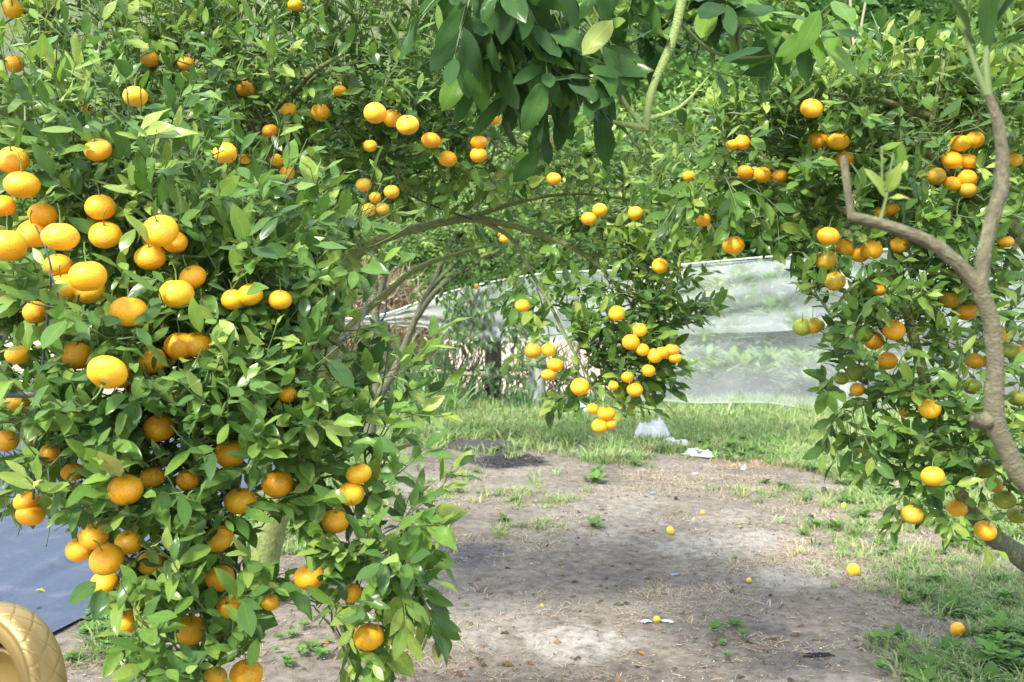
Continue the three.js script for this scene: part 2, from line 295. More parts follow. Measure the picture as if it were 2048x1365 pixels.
// leaves that would sit on top of a fruit or of a limb in view have been pushed aside by it
function clearOf(l, t) {
  const o = t.o, c = l.b.clone().addScaledVector(l.D, l.len * 0.5), [x, y, d] = project(c), half = l.len * F / d * 0.5;
  for (const u of allFruit) {
    if (Math.abs(u.d - d) < .1 && c.distanceTo(u.p) < u.w * 0.5) return false;
    if (d < u.d + 0.01) { const e = Math.hypot(x - u.px, y - u.py); if (e < u.r * 0.85 + half * 0.45 && RF() < (o.clear ?? (u.tree === l.tree ? 0.96 : 0.99))) return false; }
  }
  for (const h of o.holes || []) { if (d < (h[4] || 99) && Math.hypot((x - h[0]) / h[2], (y - h[1]) / h[3]) < 1 && RF() < (h[5] ?? 0.97)) return false; }
  for (const t2 of trees) if (!(o.clear === 0 && t2 !== t)) for (const L of t2.o.limbs) if (L.show) for (let i = 0; i < L.p.length - 1; i++) {
    const a = L.p[i], b = L.p[i + 1]; if (a.isVector3 || b.isVector3 || d > Math.max(a[2], b[2])) continue;
    const vx = b[0] - a[0], vy = b[1] - a[1], s = Math.min(1, Math.max(0, ((x - a[0]) * vx + (y - a[1]) * vy) / (vx * vx + vy * vy)));
    if (Math.hypot(x - a[0] - vx * s, y - a[1] - vy * s) < 10 + half * 0.6 && RF() < L.show) return false;
  }
  return true;
}

function leafMatrix(l, base) {
  Mx.makeBasis(l.S.clone().multiplyScalar(l.wid), l.N.clone().multiplyScalar(l.len * l.bend), l.D.clone().multiplyScalar(l.len)); Mx.setPosition(l.b.x - base.x, l.b.y - base.y, l.b.z - base.z); return Mx;
}
function finishTrees() { // the 300 leaves of each tree that show largest are meshes, the rest one mass
  const seen = new Int32Array(allLeaves.length); for (const n of RAST.id) if (n >= 0) seen[n]++;
  for (const { T, base, keep, o } of trees) {
    keep.sort((a, b) => seen[b.n] - seen[a.n]);
    const big = keep.slice(0, o.single ?? 300), rest = keep.slice(big.length), G = o.leafG || LEAF_G, MM = o.leafM || LEAFM;
    for (const l of big) { const m = part('leaf', G[l.v % G.length], MM[l.tone], T); m.applyMatrix4(leafMatrix(l, base)); }
    if (!rest.length) continue;
    const I = new THREE.InstancedMesh(o.leafI || LEAF_I, LEAFI, rest.length), c = new THREE.Color(); I.name = 'foliage'; I.userData.kind = 'stuff';
    rest.forEach((l, i) => { I.setMatrixAt(i, leafMatrix(l, base)); const p = (o.pal || PAL)[l.tone]; I.setColorAt(i, c.setRGB(p[0] * l.jit, p[1] * l.jit, p[2] * l.jit)); });
    T.add(I);
  }
}
// ------------------------------------------------------------------ ground
const dirtTex = dataTex(1024, 1024, (u, v) => {
  const a = tileN(u, v, 6, 1, 5), b = tileN(u, v, 40, 2, 4), g = rT(), s = rT();
  let m = 0.74 + a * 0.4 + b * 0.75 + (g - 0.5) * 0.4; if (s > 0.988) m += 0.34; if (s < 0.025) m -= 0.3;
  return [m, m * (0.985 + 0.03 * a), m * (0.96 + 0.1 * a)];
});
const dirtBump = dataTex(1024, 1024, (u, v) => { const n = 0.5 + 0.7 * tileN(u, v, 34, 12, 4) + (rT() - 0.5) * 0.25; return [n, n, n]; }, false);
const box = (px, py, x0, x1, y0, y1, s = 40) => smooth(x0 - s, x0 + s, px) * smooth(x1 + s, x1 - s, px) * smooth(y0 - s * .5, y0 + s * .5, py) * smooth(y1 + s * .5, y1 - s * .5, py);
// where the grass and the dead grass grow (places on the ground, written as seen from the path)
function cover(x, z) {
  if (z > -3.2) return [0, 0];
  const [px, py] = project(V(x, 0, z)), n = fbm(x * 1.1, z * 1.1, 5), m = fbm(x * 4, z * 4, 8);
  let g = 0, d = 0;
  g = Math.max(g, smooth(905, 868, py + n * 50 - (px > 1250 ? 25 : 0)) * 1.0);
  g = Math.max(g, 0.75 * box(px, py, 1180, 1300, 880, 925, 30));
  g = Math.max(g, smooth(0, 90, px - (1430 + (py - 880) * 1.75) + n * 160) * smooth(1135, 1050, py));
  g = Math.max(g, 0.62 * smooth(0, 190, px - (1760 + (1365 - py) * 0.28) + n * 320 + m * 200) * smooth(1110, 1190, py));
  g = Math.max(g, 0.22 * box(px, py, 950, 1190, 960, 1065, 40) * smooth(0.0, 0.3, n + m * .6), 0.3 * box(px, py, 700, 940, 940, 1000, 40) * smooth(0, .3, n + m));
  g = Math.max(g, 0.85 * box(px, py, 130, 300, 1185, 1330, 24) * smooth(-.25, .15, n), 0.8 * box(px, py, 470, 620, 1000, 1110, 30), 0.8 * box(px, py, 560, 790, 830, 990, 30));
  g = Math.max(g, 0.30 * smooth(-60, 200, px - (1500 + (py - 950) * 1.05) + n * 260) * smooth(940, 990, py) * smooth(1290, 1230, py)); d = Math.max(d, 0.38 * smooth(-120, 160, px - (1470 + (py - 950) * 1.0) + n * 260) * smooth(940, 990, py) * smooth(1260, 1200, py));
  d = Math.max(d, .45 * box(px, py, 1460, 1960, 1050, 1150, 60) * smooth(-.2, .25, n + m * .5), 0.55 * box(px, py, 1250, 1560, 945, 985, 30), 0.3 * box(px, py, 1150, 1700, 980, 1060, 40) * smooth(-.1, .2, n), 0.4 * box(px, py, 1280, 1500, 1160, 1230, 50) * smooth(-.1, .2, n + m), 0.5 * box(px, py, 1450, 1700, 905, 940, 20));
  d = Math.max(d, 0.22 * box(px, py, 720, 1950, 930, 1400, 60) * smooth(0, .35, n + m * .5));
  return [g * smooth(-.45, .1, n + m * .7 + g * .35), d];
}
{
  const xs = [], zs = []; for (let i = -200; i <= 200; i++) { const t = i / 200; xs.push(Math.sign(t) * (6 * Math.abs(t) + 114 * Math.pow(Math.abs(t), 6))); }
  for (let j = 0; j <= 330; j++) { const t = j / 330; zs.push(20 - 20 * Math.min(1, t / 0.06) - (t > 0.06 ? 16 * (t - 0.06) / 0.94 + 120 * Math.pow((t - 0.06) / 0.94, 7) : 0)); }
  const nx = xs.length, pos = [], col = [], uv = [], idx = [];
  for (const z of zs) for (const x of xs) {
    const [g, d] = cover(x, z), n = fbm(x * 0.9, z * 0.9, 1), n2 = fbm(x * 3.1, z * 3.1, 2), n3 = fbm(x * 9, z * 9, 4);
    let c = [0.195, 0.166, 0.130];
    const mix = (b, t) => { t = Math.min(1, Math.max(0, t)); c = c.map((v, k) => lerp(v, b[k], t)); };
    mix([0.27, 0.24, 0.197], .7 * smooth(0.02, 0.24, n + n2 * 0.35));
    mix([0.125, 0.104, 0.084], .75 * smooth(0.06, 0.3, -n + n2 * 0.45));
    mix([0.24, 0.205, 0.15], 0.6 * d); mix([0.11, 0.10, 0.055], 0.75 * g);
    if (z < -3.2) {
      const [px, py] = project(V(x, 0, z));
      const el = (cx, cy, rx, ry) => 1 - Math.hypot((px - cx) / rx, (py - cy) / ry) + n2 * 0.7 + n3 * 0.5;
      mix([0.33, 0.305, 0.265], 0.8 * smooth(0, .35, el(1150, 1290, 150, 45))); mix([0.31, 0.285, 0.245], 0.75 * smooth(0, .35, el(1440, 1090, 170, 34))); mix([0.31, 0.285, 0.245], .7 * smooth(0, .35, el(1600, 1155, 120, 26)));
      mix([0.095, 0.088, 0.092], 0.9 * smooth(0, .3, el(930, 1108, 95, 26))); mix([0.10, 0.092, 0.085], .55 * smooth(0, .4, el(1300, 1165, 150, 22)));
      mix([0.012, 0.011, 0.012], .97 * smooth(0, .22, el(1015, 922, 88, 17))); mix([0.03, 0.028, 0.028], .9 * smooth(0, .3, el(975, 893, 80, 14)));
      mix([0.11, 0.10, 0.09], 0.6 * smooth(0, .5, el(1560, 1310, 220, 50)));
      mix([0.30, 0.15, 0.075], 0.6 * smooth(0, .4, el(1520, 925, 110, 16)));
    }
    const beyond = smooth(-12.1, -12.8, z + n2 * .5) * smooth(2.6, 1.4, x + n);
    mix([0.56, 0.44, 0.33], beyond * 0.95);
    if (z < -12.5) mix([0.12, 0.16, 0.06], smooth(1.4, 2.6, x + n) * .8);
    pos.push(x, groundH(x, z) + 0.014 * n3 * (1 - .5 * beyond) + 0.01 * n2, z); col.push(...c); uv.push(x / 2.3, z / 2.3);
  }
  for (let j = 0; j < zs.length - 1; j++) for (let i = 0; i < nx - 1; i++) { const a = j * nx + i, b = a + nx; idx.push(a, a + 1, b, a + 1, b + 1, b); }
  const g = new THREE.BufferGeometry(); g.setAttribute('position', new THREE.Float32BufferAttribute(pos, 3)); g.setAttribute('color', new THREE.Float32BufferAttribute(col, 3)); g.setAttribute('uv', new THREE.Float32BufferAttribute(uv, 2)); g.setIndex(idx); g.computeVertexNormals();
  structure('ground', g, new THREE.MeshStandardMaterial({ vertexColors: true, map: dirtTex, bumpMap: dirtBump, bumpScale: 0.012, roughness: 0.97 }));
}
const hillH = (x, D) => { const d0 = lerp(26, 15.5, smooth(1.2, 4.2, x)); return Math.max(-0.4, (D - d0) * 0.62 + 1.2 * fbm(x * .16, D * .16, 2) * smooth(0, 6, D - d0)) - 0.05; };
{
  const g = new THREE.PlaneGeometry(90, 44, 130, 90), p = g.attributes.position, uv = g.attributes.uv;
  for (let i = 0; i < p.count; i++) { const x = p.getX(i), D = 36 - p.getY(i); p.setXYZ(i, x, hillH(x, D) + .25 * fbm(x, D, 4), -D); uv.setXY(i, x / 2.3, D / 2.3); }
  g.computeVertexNormals();
  structure('hillside', g, new THREE.MeshStandardMaterial({ color: new THREE.Color().setRGB(0.10, 0.13, 0.045), map: dirtTex, roughness: 1, side: THREE.DoubleSide }));
}
function stuff(name, geo, mat, list, label, category) { // list of [matrix, colour]
  const I = new THREE.InstancedMesh(geo, mat, list.length), c = new THREE.Color(); I.name = name; I.userData.kind = 'stuff'; tag(I, label, category);
  list.forEach(([m, k], i) => { I.setMatrixAt(i, m); I.setColorAt(i, c.setRGB(...k)); }); scene.add(I); return I;
}
const placed = (p, ry, s, rx = 0, rz = 0, sy = s) => new THREE.Matrix4().compose(p, new THREE.Quaternion().setFromEuler(new THREE.Euler(rx, ry, rz, 'YXZ')), V(s, sy, s));
// ------------------------------------------------------------------ grasses
function tuft(n, seed, spread, lean, wide, h0 = .5) {
  const R = rng(seed), pos = [], nor = [], idx = [];
  for (let i = 0; i < n; i++) {
    const a = R() * 6.283, r = spread * Math.sqrt(R()), h = h0 + (1 - h0) * R(), l = lean * (0.3 + R()), bx = Math.cos(a) * r, bz = Math.sin(a) * r, b = a + (R() - .5) * 1.5, dx = Math.cos(b), dz = Math.sin(b), w = wide * (0.6 + .8 * R()), k = pos.length / 3;
    for (let s = 0; s <= 3; s++) { const t = s / 3, o = l * t * t * h, y = h * t * (1 - 0.35 * l * t), ww = w * (1 - t * .85); if (s < 3) { pos.push(bx + dx * o - dz * ww, y, bz + dz * o + dx * ww, bx + dx * o + dz * ww, y, bz + dz * o - dx * ww); } else pos.push(bx + dx * o, y, bz + dz * o); }
    idx.push(k, k + 1, k + 2, k + 1, k + 3, k + 2, k + 2, k + 3, k + 4, k + 3, k + 5, k + 4, k + 4, k + 5, k + 6);
  }
  const g = new THREE.BufferGeometry(); g.setAttribute('position', new THREE.Float32BufferAttribute(pos, 3)); g.setIndex(idx); g.computeVertexNormals(); return g;
}
const bladeM = new THREE.MeshPhysicalMaterial({ color: 0xffffff, roughness: 0.9, transmission: 0.3, thickness: 0, clearcoat: 0.15, clearcoatRoughness: .5, side: THREE.DoubleSide });
{
  const R = rng(5), gr = [], dr = [], we = [], far = [];
  const G = [[0.17, 0.29, 0.05], [0.13, 0.24, 0.045], [0.23, 0.34, 0.08], [0.28, 0.35, 0.12], [0.38, 0.34, 0.16]], Dr = [[0.40, 0.31, 0.19], [0.33, 0.24, 0.15], [0.47, 0.39, 0.27], [0.26, 0.22, 0.10]];
  for (let i = 0; i < 150000; i++) {
    const z = -3.6 - 9.2 * R(), x = (R() * 2 - 1) * Math.min(8, -z * .58), [g, d] = cover(x, z), u = R(), p = V(x, groundH(x, z) - .004, z);
    if (x < -1.85 && z > -11 && x > -5) continue;
    const dist = -z;
    if (u < g * .55) { const far0 = smooth(7, 10.5, dist), s = (0.045 + 0.075 * R() * R() + .13 * far0 * R()) ; const k = G[R() < .1 ? 4 : Math.floor(R() * 4)], j = .8 + .4 * R(); gr.push([placed(p, R() * 6.3, s, 0, 0, s * (0.75 + .6 * R())), k.map(v => v * j)]); }
    else if (u > 1 - d * .5) { const s = 0.04 + 0.05 * R(), k = Dr[Math.floor(R() * 4)], j = .8 + .4 * R(); dr.push([placed(p, R() * 6.3, s, 0, 0, s * (.3 + .6 * R())), k.map(v => v * j)]); }
    if (u < g && R() < .022) { const s = .05 + .07 * R(), j = .8 + .4 * R(); we.push([placed(p, R() * 6.3, s), [0.13 * j, 0.27 * j, 0.045 * j]]); }
  }
  stuff('grass', tuft(11, 3, .5, .9, .05), bladeM, gr, 'green grass along the fence and the path edge', 'grass');
  stuff('dry_grass', tuft(10, 8, .8, 1.7, .035, .3), bladeM, dr, 'short dead straw grass lying on the bare path', 'dry grass');
  const leafs = []; { const Q = rng(4); for (let k = 0; k < 11; k++) { const g = leafGeo({ wide: .55, fold: .25, curl: .35, rows: 4, across: 2 }); const s = .45 + .5 * Q(); g.scale(s, s, s); g.rotateX(-.25 - .6 * Q()); g.rotateY(k * 2.4); g.translate(0, .25 * Q(), 0); leafs.push(g); } }
  const weedG = mergeGeometries(leafs), weedM = leafMat([1, 1, 1], .2);
  for (const [cx, cy, rx, ry, n, s0] of [[2025, 1315, 60, 50, 40, .075], [1990, 1230, 60, 30, 14, .05], [220, 1260, 60, 50, 60, .05], [270, 1230, 50, 30, 40, .05], [545, 1050, 60, 40, 50, .07], [1950, 1080, 60, 30, 22, .07], [690, 900, 80, 60, 50, .08], [820, 850, 60, 30, 14, .07], [600, 1300, 60, 40, 14, .04], [1480, 900, 100, 26, 30, .10], [1185, 962, 14, 8, 3, .11], [1460, 1280, 40, 40, 5, .05], [1770, 1310, 60, 40, 10, .05]])
    for (let k = 0; k < n; k++) { const a = R() * 6.28, r = Math.sqrt(R()), p = onGround(cx + Math.cos(a) * r * rx, cy + Math.sin(a) * r * ry), s = s0 * (.6 + .8 * R()), j = .75 + .5 * R(); p.y += R() * s0 * .5; we.push([placed(p, R() * 6.3, s), [0.15 * j, 0.32 * j, 0.05 * j]]); }
  stuff('weeds', weedG, weedM, we, 'low broadleaf weeds sprouting beside the path and the sheet', 'weeds');
  // straw, crumbs of soil, bits of dead leaf
  const bits = [], crumb = [], dead = [];
  for (let i = 0; i < 70000; i++) {
    const z = -3.7 - 6.5 * Math.pow(R(), 1.2), x = (R() * 2 - 1) * -z * .55; if (x < -1.85) continue; const [g, d] = cover(x, z), p = V(x, groundH(x, z) + .006, z), j = .7 + .6 * R();
    if (R() < .18 + d * .5 && fbm(x * 1.5, z * 1.5, 12) > -.12) bits.push([new THREE.Matrix4().compose(p, new THREE.Quaternion().setFromEuler(new THREE.Euler((R() - .5) * .3, R() * 6.3, (R() - .5) * .3)), V(.8 + R(), .8 + R(), .012 + .045 * R() * R())), [[.40, .31, .19], [.30, .21, .12], [.20, .13, .08]][Math.floor(R() * 3)].map(v => v * j)]);
    if (R() < .34 * smooth(-.25, .3, fbm(x * 2, z * 2, 22))) crumb.push([placed(p, R() * 6.3, .0025 + .007 * R() * R() * R(), R() * 3), [[.21, .17, .14], [.12, .10, .085], [.42, .39, .34]][R() < .12 ? 2 : Math.floor(R() * 2)].map(v => v * j)]);
    if (R() < .018) dead.push([placed(p, R() * 6.3, .02 + .035 * R(), (R() - .5) * .5, (R() - .5) * .5), [[.22, .11, .05], [.32, .20, .09], [.15, .16, .04], [.10, .06, .035]][Math.floor(R() * 4)].map(v => v * j)]);
  }
  const straw = new THREE.CylinderGeometry(.0011, .0008, 1, 4); straw.rotateX(Math.PI / 2);
  const plain = new THREE.MeshStandardMaterial({ roughness: .95 });
  stuff('straw_litter', straw, plain, bits, 'broken straw and twig bits strewn on the path', 'litter');
  const cg = new THREE.IcosahedronGeometry(1, 0); cg.scale(1, .6, .8); stuff('soil_crumbs', cg, plain, crumb, 'small crumbs of soil and grit on the path', 'grit');
  stuff('leaf_litter', leafGeo({ curl: .5, fold: .5, wave: .06 }), leafMat([1.3, 1.3, 1.3], .1), dead, 'scattered dead leaves on the bare ground', 'leaf litter');
}
// ------------------------------------------------------------------ hillside shrubbery
{
  const R = rng(9), gs = [], gf = [];
  for (let k = 0; k < 46; k++) { const g = leafGeo({ wide: .5, rows: 3, across: 2, fold: .3, curl: .3 }), s = .16 + .12 * R(); g.scale(s, s, s); g.rotateX(-1.3 * R() + .3); g.rotateY(R() * 6.28); const a = R() * 6.28, u = R() * 2 - 1, r = .5 * Math.cbrt(R()); g.translate(Math.cos(a) * Math.sqrt(1 - u * u) * r, u * r * .8, Math.sin(a) * Math.sqrt(1 - u * u) * r); gs.push(g); }
  const clump = mergeGeometries(gs), L = [], S = [];
  for (let k = 0; k < 40; k++) { const g = leafGeo({ wide: .22, rows: 4, across: 2, fold: .3, curl: .6 }); g.rotateX(-.5 - .7 * R()); g.rotateY(R() * 6.28); g.scale(.7, .7, .7); gf.push(g); }
  const frond = mergeGeometries(gf);
  for (let i = 0; i < 12500; i++) {
    const D = 15.6 + 24 * Math.pow(R(), 1.25), x = (R() * 2 - 1) * (D * .56 + 1), h = hillH(x, D); if (h < .03) continue;
    const n = fbm(x * .35, D * .35, 6), m = fbm(x * .12, D * .12, 16), tall = Math.max(0, n + .1) * 3.2, yy = h + .1 + R() * (.35 + tall), s = (.45 + .55 * R()) * (1 + .02 * (D - 15)), j = .7 + .6 * R();
    const c = m > .1 ? [0.085, 0.19, 0.04] : n > .12 ? [0.12, 0.24, 0.045] : [0.24, 0.36, 0.08];
    (R() < .22 && n < .1 ? S : L).push([placed(V(x, yy, -D), R() * 6.3, s, (R() - .5), (R() - .5)), c.map(v => v * j)]);
  }
  for (let i = 0; i < 500; i++) { const x = 1.6 + 8 * R(), D = 12.6 + 3.4 * R(), j = .7 + .6 * R(); S.push([placed(V(x, R() * .25, -D), R() * 6.3, .3 + .4 * R()), [0.15 * j, 0.24 * j, 0.06 * j]]); }
  const M = leafMat([1.2, 1.2, 1.2], .15);
  stuff('hillside_shrubbery', clump, M, L, 'leafy shrubs massed over the hillside behind the fence', 'shrubbery');
  stuff('hillside_undergrowth', frond, M, S, 'long bladed undergrowth between the hillside shrubs', 'undergrowth');
}
// ------------------------------------------------------------------ the trees
const gnd = (x, z) => V(x, groundH(x, z) - 0.03, z);
const pale = (px, py, px2, py2, d, wid, tone, n = V(0, .5, .85)) => { const a = at(px, py, d), e = at(px2, py2, d - 0.02), D = e.clone().sub(a), len = D.length(); D.normalize(); const N = n.clone().addScaledVector(D, -n.dot(D)).normalize(); return { b: a, D, N, S: N.clone().cross(D).normalize(), len, wid: len * wid, bend: .9, tone, v: Math.round(px2) % 4, jit: 1 }; };
{ // heavy bough of the near tree, its trunk outside the picture
  const b = gnd(-2.05, -2.55);
  tree({
    seed: 11, base: b, label: 'laden tangerine tree bough filling the near side, cascading down to the golden tyre', bark: BARK_GREEN, leaf: 0.071, shoot: 0.115, per: 8, dmin: 1.78, dmax: 2.10, dens: 1.35,
    limbs: [
      { trunk: true, p: [b, V(-2.0, 0.5, -2.52), V(-1.86, 1.1, -2.45), V(-1.72, 1.75, -2.45)], r: [0.09, 0.07, 0.055, 0.04], from: 0.9 },
      { p: [V(-1.9, 0.95, -2.47), [-200, 690, 2.4], [-40, 592, 2.28], [60, 600, 2.22], [150, 622, 2.2], [300, 690, 2.2], [450, 790, 2.2], [475, 950, 2.15], [430, 1150, 2.12], [400, 1340, 2.1]], r: [0.036, 0.026, 0.023, 0.021, 0.017, 0.015, 0.012, 0.009, 0.006, 0.003], show: 0 },
      { p: [V(-1.8, 1.45, -2.45), [-250, 330, 2.45], [-30, 212, 2.38], [60, 242, 2.32], [150, 278, 2.3], [220, 318, 2.3], [330, 405, 2.3], [480, 510, 2.35], [640, 600, 2.4]], r: [0.03, 0.023, 0.019, 0.017, 0.015, 0.012, 0.010, 0.007, 0.004] },
      { p: [[300, 690, 2.2], [420, 655, 2.25], [560, 650, 2.3], [680, 690, 2.35], [745, 790, 2.35], [770, 850, 2.3]], r: [0.012, 0.010, 0.008, 0.006, 0.003] },
      { p: [[450, 790, 2.2], [560, 820, 2.22], [650, 900, 2.2], [715, 1000, 2.18], [745, 1110, 2.15], [735, 1220, 2.15]], r: [0.011, 0.009, 0.007, 0.005, 0.003] },
      { p: [[-40, 592, 2.28], [20, 750, 2.3], [60, 900, 2.3], [62, 990, 2.3]], r: [0.010, 0.007, 0.004] },
      { p: [[300, 690, 2.2], [250, 820, 2.15], [220, 960, 2.1], [200, 1080, 2.1]], r: [0.010, 0.007, 0.004] },
    ],
    volumes: [
      [60, 250, 130, 130, 2.35, .2, 26, 'out', .25], [230, 300, 190, 90, 2.35, .2, 34, 'out', .35], [120, 400, 170, 110, 2.28, .2, 28], [330, 420, 200, 100, 2.3, .2, 38, 'out', .15],
      [560, 440, 190, 90, 2.5, .22, 44, 'out', .3], [640, 540, 110, 80, 2.45, .2, 22, 'out', .1], [450, 540, 180, 90, 2.3, .2, 38], [90, 620, 140, 110, 2.2, .2, 26], [300, 620, 180, 90, 2.15, .2, 34], [520, 650, 180, 90, 2.3, .2, 38],
      [200, 800, 190, 90, 2.1, .2, 40], [420, 800, 200, 100, 2.15, .2, 46], [610, 770, 150, 90, 2.28, .2, 34], [740, 800, 85, 60, 2.3, .12, 13, 'out', .35], [690, 880, 90, 50, 2.3, .12, 12, 'out', .3],
      [190, 950, 150, 90, 2.08, .18, 32], [400, 930, 190, 90, 2.12, .2, 40], [570, 900, 110, 80, 2.18, .15, 20], [690, 960, 80, 80, 2.2, .12, 15],
      [230, 1080, 130, 80, 2.08, .16, 24], [420, 1060, 130, 90, 2.12, .18, 26], [400, 1180, 170, 80, 2.08, .16, 36, 'out', .2], [370, 1290, 150, 85, 2.05, .16, 38, 'out', .2], [470, 1370, 130, 60, 2.05, .14, 18],
      [740, 1080, 120, 80, 2.16, .12, 22, 'out', .3], [790, 1150, 80, 60, 2.15, .1, 12, 'hang', .3], [670, 1170, 90, 70, 2.15, .1, 15, 'out', .2], [650, 1230, 50, 40, 2.15, .07, 5, 'hang'], [735, 1255, 40, 40, 2.15, .05, 5, 'hang', .3], [500, 1250, 60, 60, 2.1, .1, 8],
      [60, 860, 70, 70, 2.32, .15, 8, 'hang'], [120, 970, 50, 50, 2.3, .12, 5, 'hang'], [60, 740, 70, 70, 2.3, .15, 12],
    ],
    extra: [pale(275, 275, 318, 205, 2.05, .8, 6, V(-.5, .3, .8)), pale(280, 272, 345, 248, 2.04, .9, 6, V(.2, .5, .8)), pale(300, 276, 392, 258, 2.05, .7, 6, V(0, .6, .8)), pale(350, 260, 362, 212, 2.06, .7, 6, V(.5, .3, .8)), pale(275, 278, 230, 262, 2.06, .7, 5), pale(155, 150, 160, 95, 2.3, .8, 6, V(.4, .2, .8)), pale(150, 150, 128, 100, 2.3, .7, 6), pale(180, 110, 172, 160, 2.25, .8, 5), pale(85, 190, 62, 190, 2.2, 1, 5), pale(760, 1105, 795, 1060, 2.05, .9, 5), pale(870, 1100, 895, 1050, 2.06, .7, 6, V(-.5, .2, .8)), pale(655, 590, 598, 690, 2.1, .5, 1), pale(560, 1150, 545, 1095, 2.0, .7, 6), pale(545, 1165, 580, 1095, 2.0, .6, 7, V(-.6, .3, .7))],
    holes: [[60, 1150, 110, 110, 9, 1], [70, 1290, 160, 120, 9, 1], [562, 1090, 55, 58, 9, 1], [605, 1300, 80, 100, 9, 1], [1010, 1150, 110, 140, 9, 1], [590, 850, 22, 14, 9, .9]],
    fruit: [[25, 320, 62], [43, 370, 68], [4, 412, 50], [85, 430, 56], [14, 492, 72], [65, 468, 60], [120, 474, 72], [200, 415, 60], [210, 470, 64], [195, 300, 54], [320, 462, 72, 'o', .9], [350, 485, 50], [300, 515, 62], [115, 530, 54], [175, 553, 74], [128, 575, 62], [178, 580, 60], [257, 623, 72], [353, 588, 68], [385, 555, 55], [70, 625, 48], [155, 710, 62], [214, 745, 78, 'o', 2.0], [243, 757, 45], [305, 722, 56], [360, 693, 62], [394, 690, 56], [35, 710, 50], [35, 805, 46], [12, 882, 48], [60, 1030, 56], [52, 1003, 50], [318, 857, 64], [460, 908, 62], [250, 980, 70], [305, 955, 52], [375, 960, 46], [480, 1003, 64], [555, 968, 66, 'o', .4], [437, 1078, 60], [300, 1127, 52], [187, 1073, 58], [158, 1100, 54], [213, 1120, 68], [210, 1165, 56], [258, 1085, 58], [440, 1157, 58], [457, 1215, 50], [250, 1245, 54], [380, 1262, 62], [465, 600, 46], [500, 590, 52], [560, 600, 46], [717, 948, 52], [702, 988, 54], [670, 1043, 56], [618, 1155, 62], [703, 1187, 42], [737, 1275, 62], [430, 1355, 48], [492, 1350, 66], [145, 945, 46], [100, 905, 40], [575, 790, 38], [540, 1205, 38]],
  });
}
